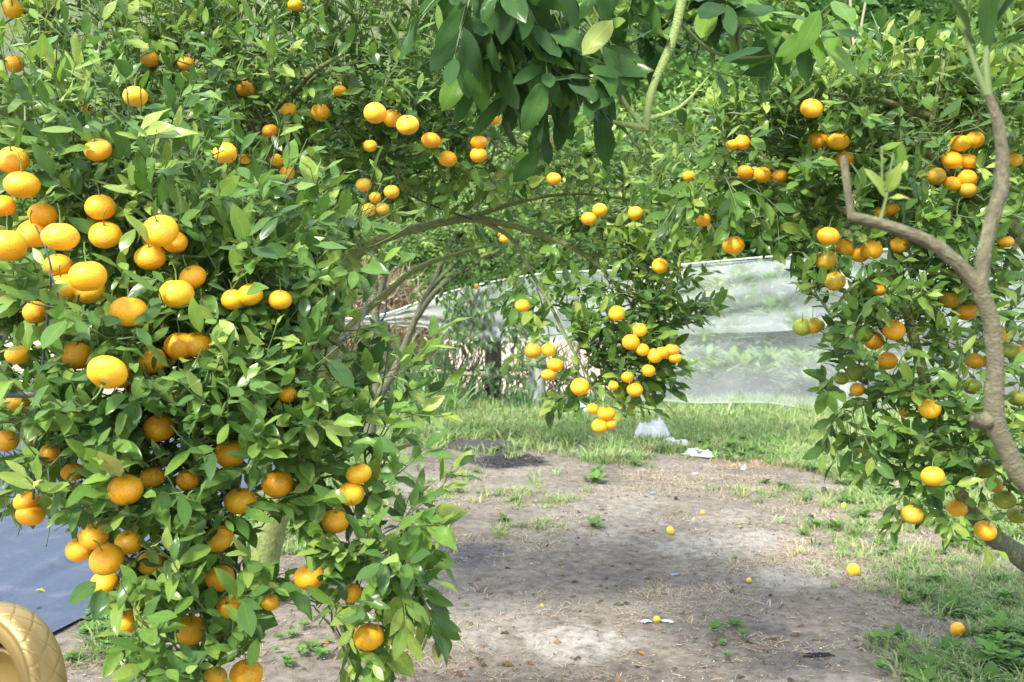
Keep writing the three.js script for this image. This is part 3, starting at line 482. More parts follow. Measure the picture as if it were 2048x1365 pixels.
{ // the tree behind it with the arching branch
  const b = gnd(...(() => { const p = onGround(500, 1215); return [p.x, p.z]; })());
  tree({
    seed: 23, base: b, label: 'tall tangerine tree with an arching bare branch and a fruit cluster over the path', bark: BARK_GREEN, leaf: 0.074, shoot: 0.13, per: 8, dmin: 2.9, dmax: 3.5, dens: 1.15,
    limbs: [
      { trunk: true, p: [b, [540, 1060, 4.85], [600, 900, 4.8], [645, 740, 4.7], [680, 600, 4.6], [700, 520, 4.55]], r: [0.10, 0.075, 0.065, 0.055, 0.045, 0.04], from: 0.9 },
      { p: [[700, 520, 4.55], [745, 487, 4.5], [830, 458, 4.3], [940, 437, 4.1], [1000, 446, 4.0], [1090, 472, 3.9], [1165, 508, 3.8], [1215, 550, 3.78], [1265, 610, 3.75]], r: [0.026, 0.0235, 0.020, 0.017, 0.0135, 0.011, 0.009, 0.006, 0.004], show: .95 },
      { p: [[930, 438, 4.1], [1010, 412, 4.0], [1080, 395, 3.95], [1160, 388, 3.9], [1260, 400, 3.85]], r: [0.011, 0.010, 0.008, 0.005, 0.003], show: .9 },
      { p: [[960, 440, 4.08], [1025, 480, 3.95], [1062, 545, 3.88], [1100, 610, 3.8], [1140, 690, 3.75], [1180, 760, 3.72], [1205, 815, 3.7]], r: [0.010, 0.009, 0.0075, 0.006, 0.0045, 0.003], show: .85 },
      { p: [[645, 740, 4.7], [700, 655, 4.6], [768, 590, 4.55], [830, 540, 4.5], [900, 512, 4.45], [985, 490, 4.3]], r: [0.021, 0.019, 0.016, 0.013, 0.009, 0.004], show: .95 },
      { p: [[672, 640, 4.62], [640, 500, 4.5], [580, 380, 4.3], [500, 250, 4.1], [440, 100, 4.0], [400, -60, 4.0]], r: [0.035, 0.03, 0.025, 0.018, 0.012, 0.006] },
      { p: [[700, 520, 4.55], [740, 380, 4.4], [790, 240, 4.2], [820, 100, 4.1], [830, -80, 4.1]], r: [0.03, 0.024, 0.018, 0.012, 0.006] },
      { p: [[580, 380, 4.3], [400, 290, 3.9], [230, 210, 3.65], [110, 150, 3.5], [0, 60, 3.5]], r: [0.024, 0.02, 0.016, 0.012, 0.008] },
      { p: [[500, 250, 4.1], [585, 190, 3.7], [625, 145, 3.55], [690, 105, 3.5]], r: [0.014, 0.012, 0.010, 0.005], show: .85 },
      { p: [[790, 240, 4.2], [880, 270, 4.0], [960, 270, 3.9], [1050, 290, 3.9], [1130, 340, 3.9]], r: [0.014, 0.011, 0.008, 0.004] },
      { p: [[1165, 508, 3.8], [1240, 520, 3.75], [1320, 560, 3.7], [1370, 620, 3.7]], r: [0.008, 0.006, 0.003] },
    ],
    volumes: [
      [60, 60, 170, 110, 3.6, .4, 62, 'up', .55], [250, 70, 190, 120, 3.7, .45, 80, 'up', .65], [440, 60, 190, 110, 3.8, .45, 80, 'up', .65], [620, 70, 180, 120, 3.8, .45, 80, 'up', .6], [790, 80, 170, 120, 3.8, .45, 70, 'up', .45], [930, 60, 100, 110, 3.9, .4, 36, 'up', .2],
      [150, 200, 170, 90, 3.5, .35, 56, 'up', .25], [340, 200, 180, 90, 3.6, .4, 66, 'out', .25], [530, 190, 170, 90, 3.6, .4, 66, 'out', .12], [700, 200, 150, 90, 3.7, .4, 60, 'out', .1], [860, 210, 140, 90, 3.7, .4, 56, 'out', .1], [1000, 260, 110, 80, 3.8, .3, 30, 'out', .15],
      [380, 300, 170, 70, 3.7, .4, 44], [560, 310, 150, 70, 3.7, .35, 44], [720, 310, 130, 60, 3.8, .3, 34], [870, 310, 130, 60, 3.8, .3, 32], [960, 360, 130, 40, 3.9, .25, 20, 'hang'], [780, 375, 70, 40, 3.9, .15, 8, 'hang'], [620, 390, 120, 60, 4.0, .35, 26],
      [400, -70, 460, 60, 4.1, .4, 44, 'up', .5], [850, -60, 300, 60, 4.2, .4, 24, 'up', .4],
      [1120, 350, 110, 50, 3.9, .2, 18, 'out', .3], [1210, 400, 110, 50, 3.85, .2, 22, 'out', .25], [1180, 470, 110, 50, 3.85, .2, 24, 'out', .25], [1270, 500, 80, 50, 3.75, .15, 18, 'out', .3], [1310, 570, 60, 40, 3.72, .12, 18, 'out', .45], [1220, 570, 90, 50, 3.75, .15, 18, 'out', .25],
      [1200, 650, 100, 60, 3.72, .16, 26], [1290, 650, 70, 50, 3.72, .14, 24], [1350, 640, 40, 40, 3.7, .08, 7], [1120, 660, 55, 50, 3.75, .1, 9], [1210, 730, 90, 55, 3.7, .14, 28], [1170, 770, 40, 40, 3.7, .08, 6], [1280, 740, 50, 40, 3.7, .1, 9], [1215, 775, 40, 30, 3.7, .08, 7, 'out'], [1262, 842, 25, 14, 3.7, .03, 2, 'out'], [1060, 560, 50, 40, 3.85, .1, 6, 'hang'],
    ],
    holes: [[830, 560, 90, 80, 5, .8]],
    fruit: [[270, 193, 48], [25, 18, 42], [28, 128, 38], [372, 127, 33], [300, 118, 36], [490, 178, 36], [540, 262, 34], [577, 220, 32], [640, 225, 38], [680, 182, 28], [750, 226, 46], [785, 237, 40], [815, 250, 46], [740, 292, 29], [862, 281, 40], [895, 318, 38], [957, 310, 35], [985, 235, 34], [958, 285, 34], [590, 10, 30], [450, 306, 48], [490, 318, 24], [553, 320, 30], [574, 345, 30], [175, 217, 30], [727, 370, 32, 'y'], [783, 384, 32], [736, 420, 30], [765, 418, 28, 'y'], [750, 395, 24],
      [1045, 612, 30], [1233, 627, 34], [1280, 660, 30], [1262, 685, 36], [1285, 700, 28], [1310, 712, 32], [1325, 706, 30], [1345, 700, 31, 'y'], [1350, 716, 28], [1066, 702, 34, 'y'], [1097, 700, 30], [1110, 730, 34], [1097, 750, 30], [1297, 742, 28], [1255, 755, 25], [1270, 780, 33], [1227, 772, 21], [1160, 774, 38], [1212, 828, 38], [1200, 852, 34], [1185, 818, 24], [1222, 848, 24], [1320, 532, 33], [1178, 438, 32], [1200, 420, 30], [1271, 427, 31], [1108, 358, 30]],
  });
}
{ // the tree on the other side of the path
  const b = gnd(2.55, -3.45);
  tree({
    seed: 37, base: b, label: 'tangerine tree with orange and olive fruit overhanging the grassy side of the path', bark: BARK_GREEN, leaf: 0.074, shoot: 0.125, per: 8, dmin: 2.9, dmax: 3.3, dens: 1.2,
    limbs: [
      { trunk: true, p: [b, [2420, 1400, 3.45], [2210, 1225, 3.4], [2048, 1118, 3.35], [1985, 1072, 3.32], [1930, 1010, 3.3]], r: [0.06, 0.05, 0.042, 0.036, 0.03, 0.024], from: 0.7, m: BARK_DARK },
      { p: [[1930, 1010, 3.3], [1890, 900, 3.3], [1850, 760, 3.32], [1815, 620, 3.34], [1795, 500, 3.35], [1820, 380, 3.35], [1860, 260, 3.35], [1890, 120, 3.35]], r: [0.024, 0.02, 0.018, 0.016, 0.014, 0.010, 0.006], show: .5 },
      { p: [[2300, 1300, 3.42], [2240, 950, 3.45], [2160, 680, 3.45], [2040, 470, 3.42], [1950, 390, 3.4], [1860, 310, 3.38], [1770, 270, 3.35], [1700, 300, 3.3]], r: [0.04, 0.034, 0.028, 0.02, 0.016, 0.012, 0.005], show: .5 },
      { p: [[2160, 680, 3.45], [2110, 420, 3.45], [2000, 290, 3.42], [1900, 250, 3.4], [1830, 222, 3.36], [1740, 195, 3.3], [1640, 188, 3.28]], r: [0.026, 0.02, 0.016, 0.015, 0.013, 0.009, 0.004], show: .8 },
      { p: [[1795, 500, 3.35], [1700, 430, 3.32], [1570, 368, 3.3], [1480, 356, 3.3], [1380, 362, 3.3]], r: [0.012, 0.010, 0.008, 0.006, 0.003], show: .4 },
      { p: [[1815, 620, 3.34], [1740, 560, 3.3], [1690, 590, 3.25], [1660, 660, 3.2], [1700, 760, 3.2]], r: [0.009, 0.007, 0.005, 0.003] },
      { p: [[1570, 368, 3.3], [1520, 300, 3.3], [1490, 230, 3.3]], r: [0.006, 0.005, 0.003] },
      { p: [[1890, 900, 3.3], [1960, 880, 3.25], [2010, 960, 3.2], [2030, 1010, 3.2]], r: [0.009, 0.006, 0.003] },
      { p: [[2040, 470, 3.42], [1990, 600, 3.3], [1980, 720, 3.25], [1960, 830, 3.2]], r: [0.009, 0.006, 0.003] },
      { p: [[1850, 760, 3.32], [1770, 790, 3.25], [1690, 830, 3.2]], r: [0.006, 0.005, 0.002] },
    ],
    volumes: [
      [1560, 255, 110, 50, 3.4, .25, 28, 'up', .4], [1690, 220, 100, 60, 3.4, .25, 38, 'up', .65], [1820, 220, 110, 70, 3.45, .25, 42, 'up', .65], [1950, 220, 100, 80, 3.5, .25, 38, 'up', .5], [2040, 250, 70, 110, 3.5, .25, 28, 'up', .4],
      [1470, 290, 110, 70, 3.4, .25, 32, 'out', .15], [1600, 290, 120, 80, 3.35, .25, 40, 'out', .12], [1740, 280, 120, 80, 3.35, .25, 40, 'out', .15], [1880, 290, 120, 90, 3.4, .25, 44, 'out', .15], [2000, 340, 90, 90, 3.45, .2, 30, 'out', .2],
      [1430, 370, 90, 40, 3.35, .2, 18, 'hang'], [1570, 390, 120, 50, 3.35, .2, 26], [1720, 400, 120, 70, 3.35, .2, 34], [1860, 420, 110, 70, 3.35, .2, 34], [1500, 445, 90, 30, 3.35, .12, 9, 'hang'], [1610, 480, 60, 30, 3.3, .1, 7, 'hang'],
      [1720, 490, 100, 50, 3.3, .15, 24], [1840, 520, 100, 60, 3.35, .18, 26], [1980, 500, 90, 80, 3.4, .18, 26], [1700, 590, 90, 50, 3.25, .14, 17], [1800, 600, 80, 60, 3.3, .15, 16], [1930, 620, 80, 70, 3.3, .15, 18], [2020, 620, 60, 80, 3.35, .15, 14],
      [1680, 660, 70, 40, 3.22, .1, 13], [1770, 690, 80, 50, 3.25, .12, 16], [1720, 770, 70, 50, 3.2, .1, 14], [1700, 850, 40, 40, 3.2, .07, 6, 'hang'], [1820, 770, 80, 60, 3.25, .14, 15], [1930, 740, 80, 60, 3.25, .14, 15],
      [1850, 850, 90, 60, 3.22, .14, 20], [1950, 850, 80, 70, 3.22, .14, 18], [2030, 780, 50, 90, 3.25, .12, 12], [1870, 930, 90, 50, 3.2, .12, 20], [1970, 950, 80, 50, 3.2, .12, 16], [1840, 1000, 50, 30, 3.18, .07, 6], [1940, 1020, 70, 30, 3.18, .08, 10], [2030, 990, 40, 40, 3.2, .07, 6],
    ],
    holes: [[1480, 640, 130, 150, 9, 1]],
    fruit: [[1623, 217, 46], [1637, 281, 42], [1677, 283, 44], [1690, 322, 40], [1485, 285, 32], [1465, 290, 27], [1490, 345, 32], [1525, 350, 36], [1560, 352, 30], [1378, 353, 25], [1407, 440, 30], [1922, 287, 42], [1950, 280, 38], [1905, 320, 42], [1938, 322, 36], [1872, 353, 40, 'y'], [1935, 357, 38], [1905, 368, 34], [1935, 380, 36, 'y'], [1783, 418, 32], [1760, 425, 28], [1467, 491, 44], [1657, 472, 44], [1690, 495, 42], [1744, 500, 43], [1653, 521, 44, 'y'], [1720, 508, 40], [1638, 465, 26], [1670, 563, 42, 'y'], [1760, 580, 28], [1605, 655, 38, 'g'], [1627, 652, 38, 'y'], [1728, 667, 43, 'g'], [1748, 682, 40], [1788, 661, 45], [1775, 722, 40], [1711, 745, 38, 'g'], [1683, 757, 30, 'g'], [1715, 780, 30], [1860, 818, 44], [1935, 625, 42], [1997, 669, 42], [2017, 700, 40, 'g'], [1950, 722, 40], [1900, 600, 40, 'y'], [1945, 773, 38, 'g'], [2035, 797, 38, 'g'], [1866, 953, 46], [1825, 1030, 44, 'y'], [1915, 1016, 42], [1972, 938, 40, 'g'], [1990, 970, 36, 'y'], [2010, 1000, 44, 'g'], [2035, 1030, 40, 'g'], [1971, 1062, 45], [2013, 484, 30], [1800, 490, 38], [1810, 825, 24], [2030, 320, 30], [2045, 705, 32]],
  });
}
{ // small dark-stemmed tree near the fence
  const p = onGround(735, 905), b = gnd(p.x, p.z);
  tree({
    seed: 51, base: b, label: 'small dark stemmed citrus tree leaning before the net fence', bark: BARK_DARK, leaf: 0.075, shoot: 0.16, per: 8, dmin: 7, dmax: 9, fruitW: 0.06, clear: .8, twig: 0.002, group: undefined,
    limbs: [
      { trunk: true, p: [b, [742, 850, 9.1], [760, 790, 9.05], [790, 740, 9.0], [830, 640, 8.9], [860, 580, 8.8], [920, 520, 8.6]], r: [0.06, 0.05, 0.044, 0.038, 0.03, 0.024, 0.016], m: BARK_DARK, show: .6, from: .6 },
      { p: [[752, 815, 9.1], [752, 700, 9.1], [748, 560, 9.1], [745, 470, 9.1]], r: [0.045, 0.04, 0.035, 0.02], m: BARK_DARK },
      { p: [[752, 620, 9.1], [775, 540, 9.0], [800, 480, 8.9]], r: [0.03, 0.025, 0.012], m: BARK_DARK },
      { p: [[830, 640, 8.9], [880, 575, 8.7], [1000, 500, 8.4], [1150, 420, 8.2], [1280, 360, 8.1]], r: [0.03, 0.025, 0.018, 0.012, 0.006], m: BARK_DARK },
      { p: [[860, 580, 8.8], [930, 440, 8.5], [1050, 320, 8.3], [1150, 240, 8.2]], r: [0.025, 0.018, 0.012, 0.006], m: BARK_DARK },
    ],
    volumes: [[890, 440, 100, 60, 8.6, .6, 70], [1000, 430, 130, 90, 8.4, .7, 130, 'out', .2], [1130, 400, 130, 90, 8.2, .7, 130, 'out', .25], [1260, 380, 120, 90, 8.1, .6, 110, 'out', .25], [970, 510, 80, 50, 8.5, .5, 45], [1030, 560, 60, 50, 8.4, .4, 26, 'hang'], [1130, 310, 170, 80, 8.2, .6, 120, 'up', .35], [1300, 300, 110, 70, 8.1, .5, 70, 'up', .35], [880, 540, 60, 40, 8.7, .3, 16, 'hang'], [780, 460, 80, 60, 9, .4, 40], [1000, 320, 120, 70, 8.4, .5, 60, 'up', .3], [1240, 470, 100, 40, 8.1, .4, 40], [1400, 330, 60, 60, 8.1, .4, 30, 'out', .3]],
    fruit: [[1008, 478, 18], [1002, 470, 14], [975, 512, 13], [952, 573, 13]],
  });
}
{ // broad-leaved pomelo boughs hanging in from above
  const b = gnd(3.3, -2.3);
  const PP = [[0.040, 0.120, 0.020], [0.052, 0.145, 0.024], [0.07, 0.18, 0.027], [0.10, 0.24, 0.033], [0.032, 0.095, 0.020], [0.15, 0.31, 0.035], [0.22, 0.38, 0.05], [0.42, 0.52, 0.12]];
  const yellow = (px, py, px2, py2, d, wid, tone, n = V(-.1, .35, .93)) => { const a = at(px, py, d), e = at(px2, py2, d - 0.02), D = e.clone().sub(a), len = D.length(); D.normalize(); const N = n.clone().addScaledVector(D, -n.dot(D)).normalize(); return { b: a, D, N, S: N.clone().cross(D).normalize(), len, wid: len * wid, bend: .6, tone, v: 0, jit: 1 }; };
  tree({
    name: 'pomelo_tree', seed: 67, base: b, label: 'broad leaved pomelo tree whose dark boughs hang in from above the path', bark: STEM_PALE, leaf: 0.125, shoot: 0.15, per: 5, droop: 0.4, twig: 0.0026, leafG: POMELO_G, leafI: POMELO_G[0], pal: PP, leafM: PP.map(c => leafMat(c, 0.3)), clear: 0,
    limbs: [
      { trunk: true, p: [b, V(3.25, .9, -2.3), V(3.1, 2.0, -2.3), V(2.7, 2.7, -2.35)], r: [0.10, 0.085, 0.07, 0.055], m: BARK_GREY, from: .9 },
      { p: [V(2.7, 2.7, -2.35), V(1.7, 2.75, -2.35), V(0.9, 2.6, -2.35), [1420, -190, 2.4], [1372, -30, 2.4], [1346, 80, 2.4], [1310, 165, 2.4], [1297, 210, 2.4], [1290, 262, 2.4]], r: [0.05, 0.034, 0.022, 0.0145, 0.0125, 0.0115, 0.0105, 0.0095, 0.009], show: .95, from: .35 },
      { p: [[1291, 256, 2.4], [1258, 250, 2.38], [1225, 243, 2.37]], r: [0.010, 0.008, 0.004], show: .9, from: 2 },
      { p: [[1372, -30, 2.4], [1280, -20, 2.45], [1150, 20, 2.45], [1085, 110, 2.45], [1075, 250, 2.45]], r: [0.012, 0.010, 0.008, 0.006, 0.003] },
      { p: [[1150, 20, 2.45], [1040, -30, 2.45], [960, -10, 2.45]], r: [0.008, 0.006, 0.003] },
      { p: [[1355, 40, 2.4], [1430, 105, 2.45], [1540, 112, 2.45], [1650, 60, 2.45]], r: [0.005, 0.0045, 0.0035, 0.002], m: TWIG },
      { p: [[1290, 262, 2.4], [1240, 190, 2.4], [1200, 90, 2.4]], r: [0.007, 0.006, 0.003] },
      { p: [[1293, 240, 2.4], [1360, 215, 2.4], [1420, 150, 2.42]], r: [0.006, 0.005, 0.002], from: 2 },
    ],
    volumes: [[960, -50, 60, 40, 2.42, .1, 5, 'hang'], [1040, -20, 90, 50, 2.48, .14, 10, 'hang'], [1055, 60, 70, 50, 2.48, .12, 8, 'hang'], [1090, 120, 45, 40, 2.45, .08, 5, 'hang'], [1150, 40, 70, 60, 2.52, .12, 7, 'hang', .15], [1230, -40, 80, 40, 2.5, .12, 5, 'hang', .2], [1220, 90, 50, 40, 2.5, .08, 4, 'out', .3], [1420, 10, 90, 40, 2.5, .1, 7, 'out', .5], [1400, 110, 50, 40, 2.48, .08, 4, 'out', .5], [1520, 60, 80, 40, 2.48, .08, 5, 'out', .5], [1620, 40, 50, 30, 2.45, .06, 3, 'out', .5], [1100, -130, 220, 50, 2.45, .16, 12, 'hang'], [1700, -300, 300, 80, 2.4, .3, 4, 'hang']],
    extra: [yellow(1225, 40, 1165, 105, 2.3, .62 / .46, 7), yellow(1245, 150, 1180, 135, 2.3, 1, 2), yellow(1232, 195, 1162, 225, 2.32, 1.05, 1, V(.1, .8, .5)), yellow(1190, 155, 1095, 152, 2.35, .7, 1, V(0, .8, .5)), yellow(1630, 60, 1555, 110, 2.3, .9, 5, V(.2, .2, .9)), yellow(1640, 20, 1600, 105, 2.28, 1.1, 5, V(.2, .1, .95)), yellow(1530, 95, 1440, 118, 2.3, .7, 4, V(0, .7, .6)), yellow(1640, 60, 1690, 25, 2.3, .5, 0, V(0, .9, .4))],
  });
}
{ // young pruned tree close to the camera, out of focus
  const b = gnd(0.95, -1.12);
  const D0 = 1.15;
  const lf = (px, py, px2, py2, wid, tone, n = V(0, .5, .85)) => { const a = at(px, py, D0), e = at(px2, py2, D0 - 0.03), D = e.clone().sub(a), len = D.length(); D.normalize(); const N = n.clone().addScaledVector(D, -n.dot(D)).normalize(); return { b: a, D, N, S: N.clone().cross(D).normalize(), len, wid: len * wid, bend: .8, tone, v: Math.round(px) % 4, jit: 1 }; };
  tree({
    name: 'young_citrus_tree', seed: 83, base: b, label: 'blurred pruned young citrus stem forking close to the camera beside the path', bark: BARK_GREY, twig: 0.0015, per: 3, shoot: 0.03, leaf: 0.03,
    limbs: [
      { trunk: true, p: [b, V(0.88, 0.5, -1.12), V(0.76, 1.0, -1.13), [2180, 1060, D0], [2050, 965, D0], [2010, 890, D0], [1990, 835, D0], [1992, 740, D0], [1985, 650, D0], [1958, 570, D0]], r: [0.0185, 0.0158, 0.0139, 0.0122, 0.0116, 0.0112, 0.0122, 0.0102, 0.0096, 0.0096], rough: .16, from: 2 },
      { p: [[1958, 575, D0], [1900, 510, D0], [1840, 475, D0], [1770, 450, D0], [1698, 432, D0]], r: [0.0089, 0.0083, 0.0076, 0.0069, 0.0063], rough: .16, from: 2 },
      { p: [[1960, 580, D0], [1975, 470, D0], [2003, 380, D0], [2002, 270, D0], [1978, 190, D0]], r: [0.0089, 0.0079, 0.0083, 0.0069, 0.0053], rough: .16, from: 2 },
      { p: [[1704, 438, D0], [1698, 400, D0], [1692, 350, D0], [1686, 312, D0]], r: [0.0053, 0.0044, 0.0048, 0.0040], rough: .22, from: 2 },
      { p: [[1978, 195, D0], [1972, 120, D0], [1985, 40, D0], [1990, -60, D0]], r: [0.0046, 0.0040, 0.0032, 0.0024], m: TWIG, from: 2 },
      { p: [[1974, 190, D0], [1950, 130, D0], [1930, 60, D0]], r: [0.0040, 0.0032, 0.0024], m: TWIG, from: 2 },
      { p: [[1990, 835, D0], [1960, 845, D0 - .005], [1944, 838, D0 - .01]], r: [0.0106, 0.0083, 0.0063], rough: .22, from: 2 },
      { p: [[2004, 280, D0], [2016, 268, D0]], r: [0.0048, 0.0040], from: 2 },
      { p: [[1760, 446, D0], [1768, 415, D0], [1775, 385, D0]], r: [0.0024, 0.0020, 0.0016], m: TWIG, from: .5 },
    ],
    volumes: [[1775, 380, 12, 10, D0, .006, 3, 'up', 1]],
    extra: [lf(1772, 395, 1738, 335, .8, 6), lf(1776, 385, 1800, 330, 1, 6, V(-.3, .3, .9)), lf(1774, 400, 1812, 385, .6, 6), lf(1770, 410, 1742, 418, .6, 5),
      lf(1955, 140, 1850, 42, .35, 1, V(0, .9, .3)), lf(1950, 130, 1862, 78, .35, 1, V(0, .95, .3)), lf(1945, 90, 1890, -40, .55, 4, V(.8, .5, .5)), lf(1975, 110, 1985, -60, .6, 4, V(-.75, .3, .6)), lf(1982, 120, 2090, 30, .62, 0, V(0, .9, .4)), lf(1985, 90, 2120, 60, .6, 4, V(.1, .95, .3)), lf(1985, 60, 2080, -70, .6, 4, V(-.7, .5, .5)), lf(1930, 60, 1940, -70, .6, 0, V(.8, .2, .5)), lf(1985, 40, 2030, -60, .7, 4, V(-.7, .3, .6))],
  });
}
// ------------------------------------------------------------------ net fence
const rgb = (r, g, b) => new THREE.Color().setRGB(r, g, b);
const curveAt = (pts, t) => { const n = pts.length - 1, f = Math.min(n - 1e-6, t * n), k = Math.floor(f); return pts[k].map((v, i) => lerp(v, pts[k + 1][i], f - k)); };
function netSheet(top, bot, nu, nv, fold) {
  const pos = [], uv = [], idx = [];
  for (let i = 0; i <= nu; i++) for (let j = 0; j <= nv; j++) {
    const u = i / nu, v = j / nv, a = at(...curveAt(top, u)), b = at(...curveAt(bot, u)), p = a.lerp(b, v);
    p.z += fold(u, v); p.y += 0.012 * nz(u * 30, v * 4, 3) * Math.sin(Math.PI * v) + 0.02 * nz(u * 14, 2, 1) * (v > .98 || v < .02 ? 1 : 0);
    pos.push(p.x, p.y, p.z); uv.push(p.x / 1.5, p.y / 1.5);
  }
  for (let i = 0; i < nu; i++) for (let j = 0; j < nv; j++) { const a = i * (nv + 1) + j, b = a + nv + 1; idx.push(a, a + 1, b, b, a + 1, b + 1); }
  const g = new THREE.BufferGeometry(); g.setAttribute('position', new THREE.Float32BufferAttribute(pos, 3)); g.setAttribute('uv', new THREE.Float32BufferAttribute(uv, 2)); g.setIndex(idx); g.computeVertexNormals(); return g;
}
const netCol = dataTex(512, 512, (u, v) => { const s = smooth(.02, .3, tileN(u, v, 5, 3)), f = .58 + .05 * tileN(u, v, 30, 1); return [lerp(.74, .50, s) * f, lerp(.80, .62, s) * f, lerp(.78, .44, s) * f]; });
const netAlpha = dataTex(512, 512, (u, v) => { const a = .66 + .2 * tileN(u, v, 4, 7); return [a, a, a]; }, false);
const NET = new THREE.MeshPhysicalMaterial({ map: netCol, alphaMap: netAlpha, transparent: true, opacity: .64, roughness: .8, side: THREE.DoubleSide });
const NET2 = new THREE.MeshPhysicalMaterial({ map: netCol, alphaMap: netAlpha, transparent: true, opacity: .44, roughness: .8, side: THREE.DoubleSide });
const CONCRETE = bark([.24, .25, .22], [.40, .41, .36], 13), OLDWOOD = bark([.035, .03, .022], [.10, .085, .06], 15), BAMBOO = bark([.22, .19, .10], [.38, .33, .20], 17);
{
  const T = thing('net_fence', 'sagging pale insect net strung on posts across the end of the path', 'fence', at(1400, 830, 11.6));
  const loc = g => g.translate(-T.position.x, -T.position.y, -T.position.z);
  const folds = (u, v) => .014 * Math.sin(v * 15 + 7 * nz(u * 4, v, 2)) + .09 * nz(u * 6, v * 1.4, 1) + .03 * Math.abs(nz(u * 9 + v * 2.5, v * 2.2, 11)) + .014 * nz(u * 26 + v * 5, v * 7, 5);
  part('upper_net', loc(netSheet([[690, 640, 12.2], [770, 630, 12.1], [845, 604, 12], [930, 578, 11.9], [1090, 549, 11.8], [1250, 542, 11.7], [1400, 528, 11.6], [1600, 511, 11.5], [1800, 500, 11.4], [2180, 486, 11.3]], [[690, 652, 12.2], [770, 650, 12.1], [845, 655, 12], [930, 682, 11.9], [1090, 690, 11.8], [1250, 676, 11.7], [1400, 668, 11.6], [1600, 660, 11.5], [1800, 655, 11.4], [2180, 650, 11.3]], 150, 26, folds)), NET, T);
  part('lower_net', loc(netSheet([[1235, 664, 11.85], [1400, 655, 11.75], [1600, 646, 11.65], [1800, 640, 11.55], [2180, 634, 11.45]], [[1245, 801, 11.75], [1400, 806, 11.65], [1530, 806, 11.6], [1650, 822, 11.5], [1800, 836, 11.4], [2180, 858, 11.3]], 110, 24, (u, v) => .08 * nz(u * 6, v * 2.2, 8) + .014 * nz(u * 24 - v * 4, v * 7, 5) + .03 * v)), NET2, T);
  part('hem', loc(tube([[1245, 801, 11.74], [1320, 801, 11.7], [1400, 806, 11.64], [1530, 806, 11.59], [1650, 822, 11.49], [1800, 836, 11.39], [2180, 858, 11.29]].map(p => at(...p)), [.012, .012], 6, 60, .3)), NET, T);
  part('top_cord', loc(tube([[690, 638, 12.19], [770, 628, 12.09], [845, 602, 11.99], [930, 576, 11.89], [1090, 547, 11.79], [1250, 540, 11.69], [1400, 526, 11.59], [1600, 509, 11.49], [1800, 498, 11.39], [2180, 484, 11.29]].map(p => at(...p)), [.009, .009], 5, 60)), new THREE.MeshStandardMaterial({ color: rgb(.55, .57, .55), roughness: .7 }), T);
  const fp = (px, d, w, h, m) => { const p = at(px, 800, d), g = tube([V(p.x, -.1, p.z), V(p.x + .01, h * .5, p.z), V(p.x, h, p.z)], [w, w * .97, w * .94], 4, 8, .03); part('post', loc(g), m, T); };
  fp(1073, 12.0, .115, 1.3, CONCRETE); fp(1262, 11.95, .06, 1.75, OLDWOOD); fp(1690, 11.8, .09, 1.75, CONCRETE); fp(1990, 11.7, .09, 1.75, CONCRETE); fp(985, 12.3, .11, 1.25, OLDWOOD); fp(770, 12.4, .07, 1.2, OLDWOOD);
  part('rail', loc(tube([at(850, 741, 12.15), at(930, 748, 12.1), at(1040, 755, 12.05), at(1140, 756, 12)], [.028, .026], 7, 14, .2)), BAMBOO, T);
  part('rail', loc(tube([at(905, 740, 12.2), at(1000, 741, 12.2), at(1120, 740, 12.1)], [.014, .012], 6, 12, .2)), OLDWOOD, T);
  part('brace_pole', loc(tube([at(1100, 747, 11.95), at(1180, 770, 11.9), at(1300, 812, 11.85)], [.022, .018], 7, 14, .2)), OLDWOOD, T);
}
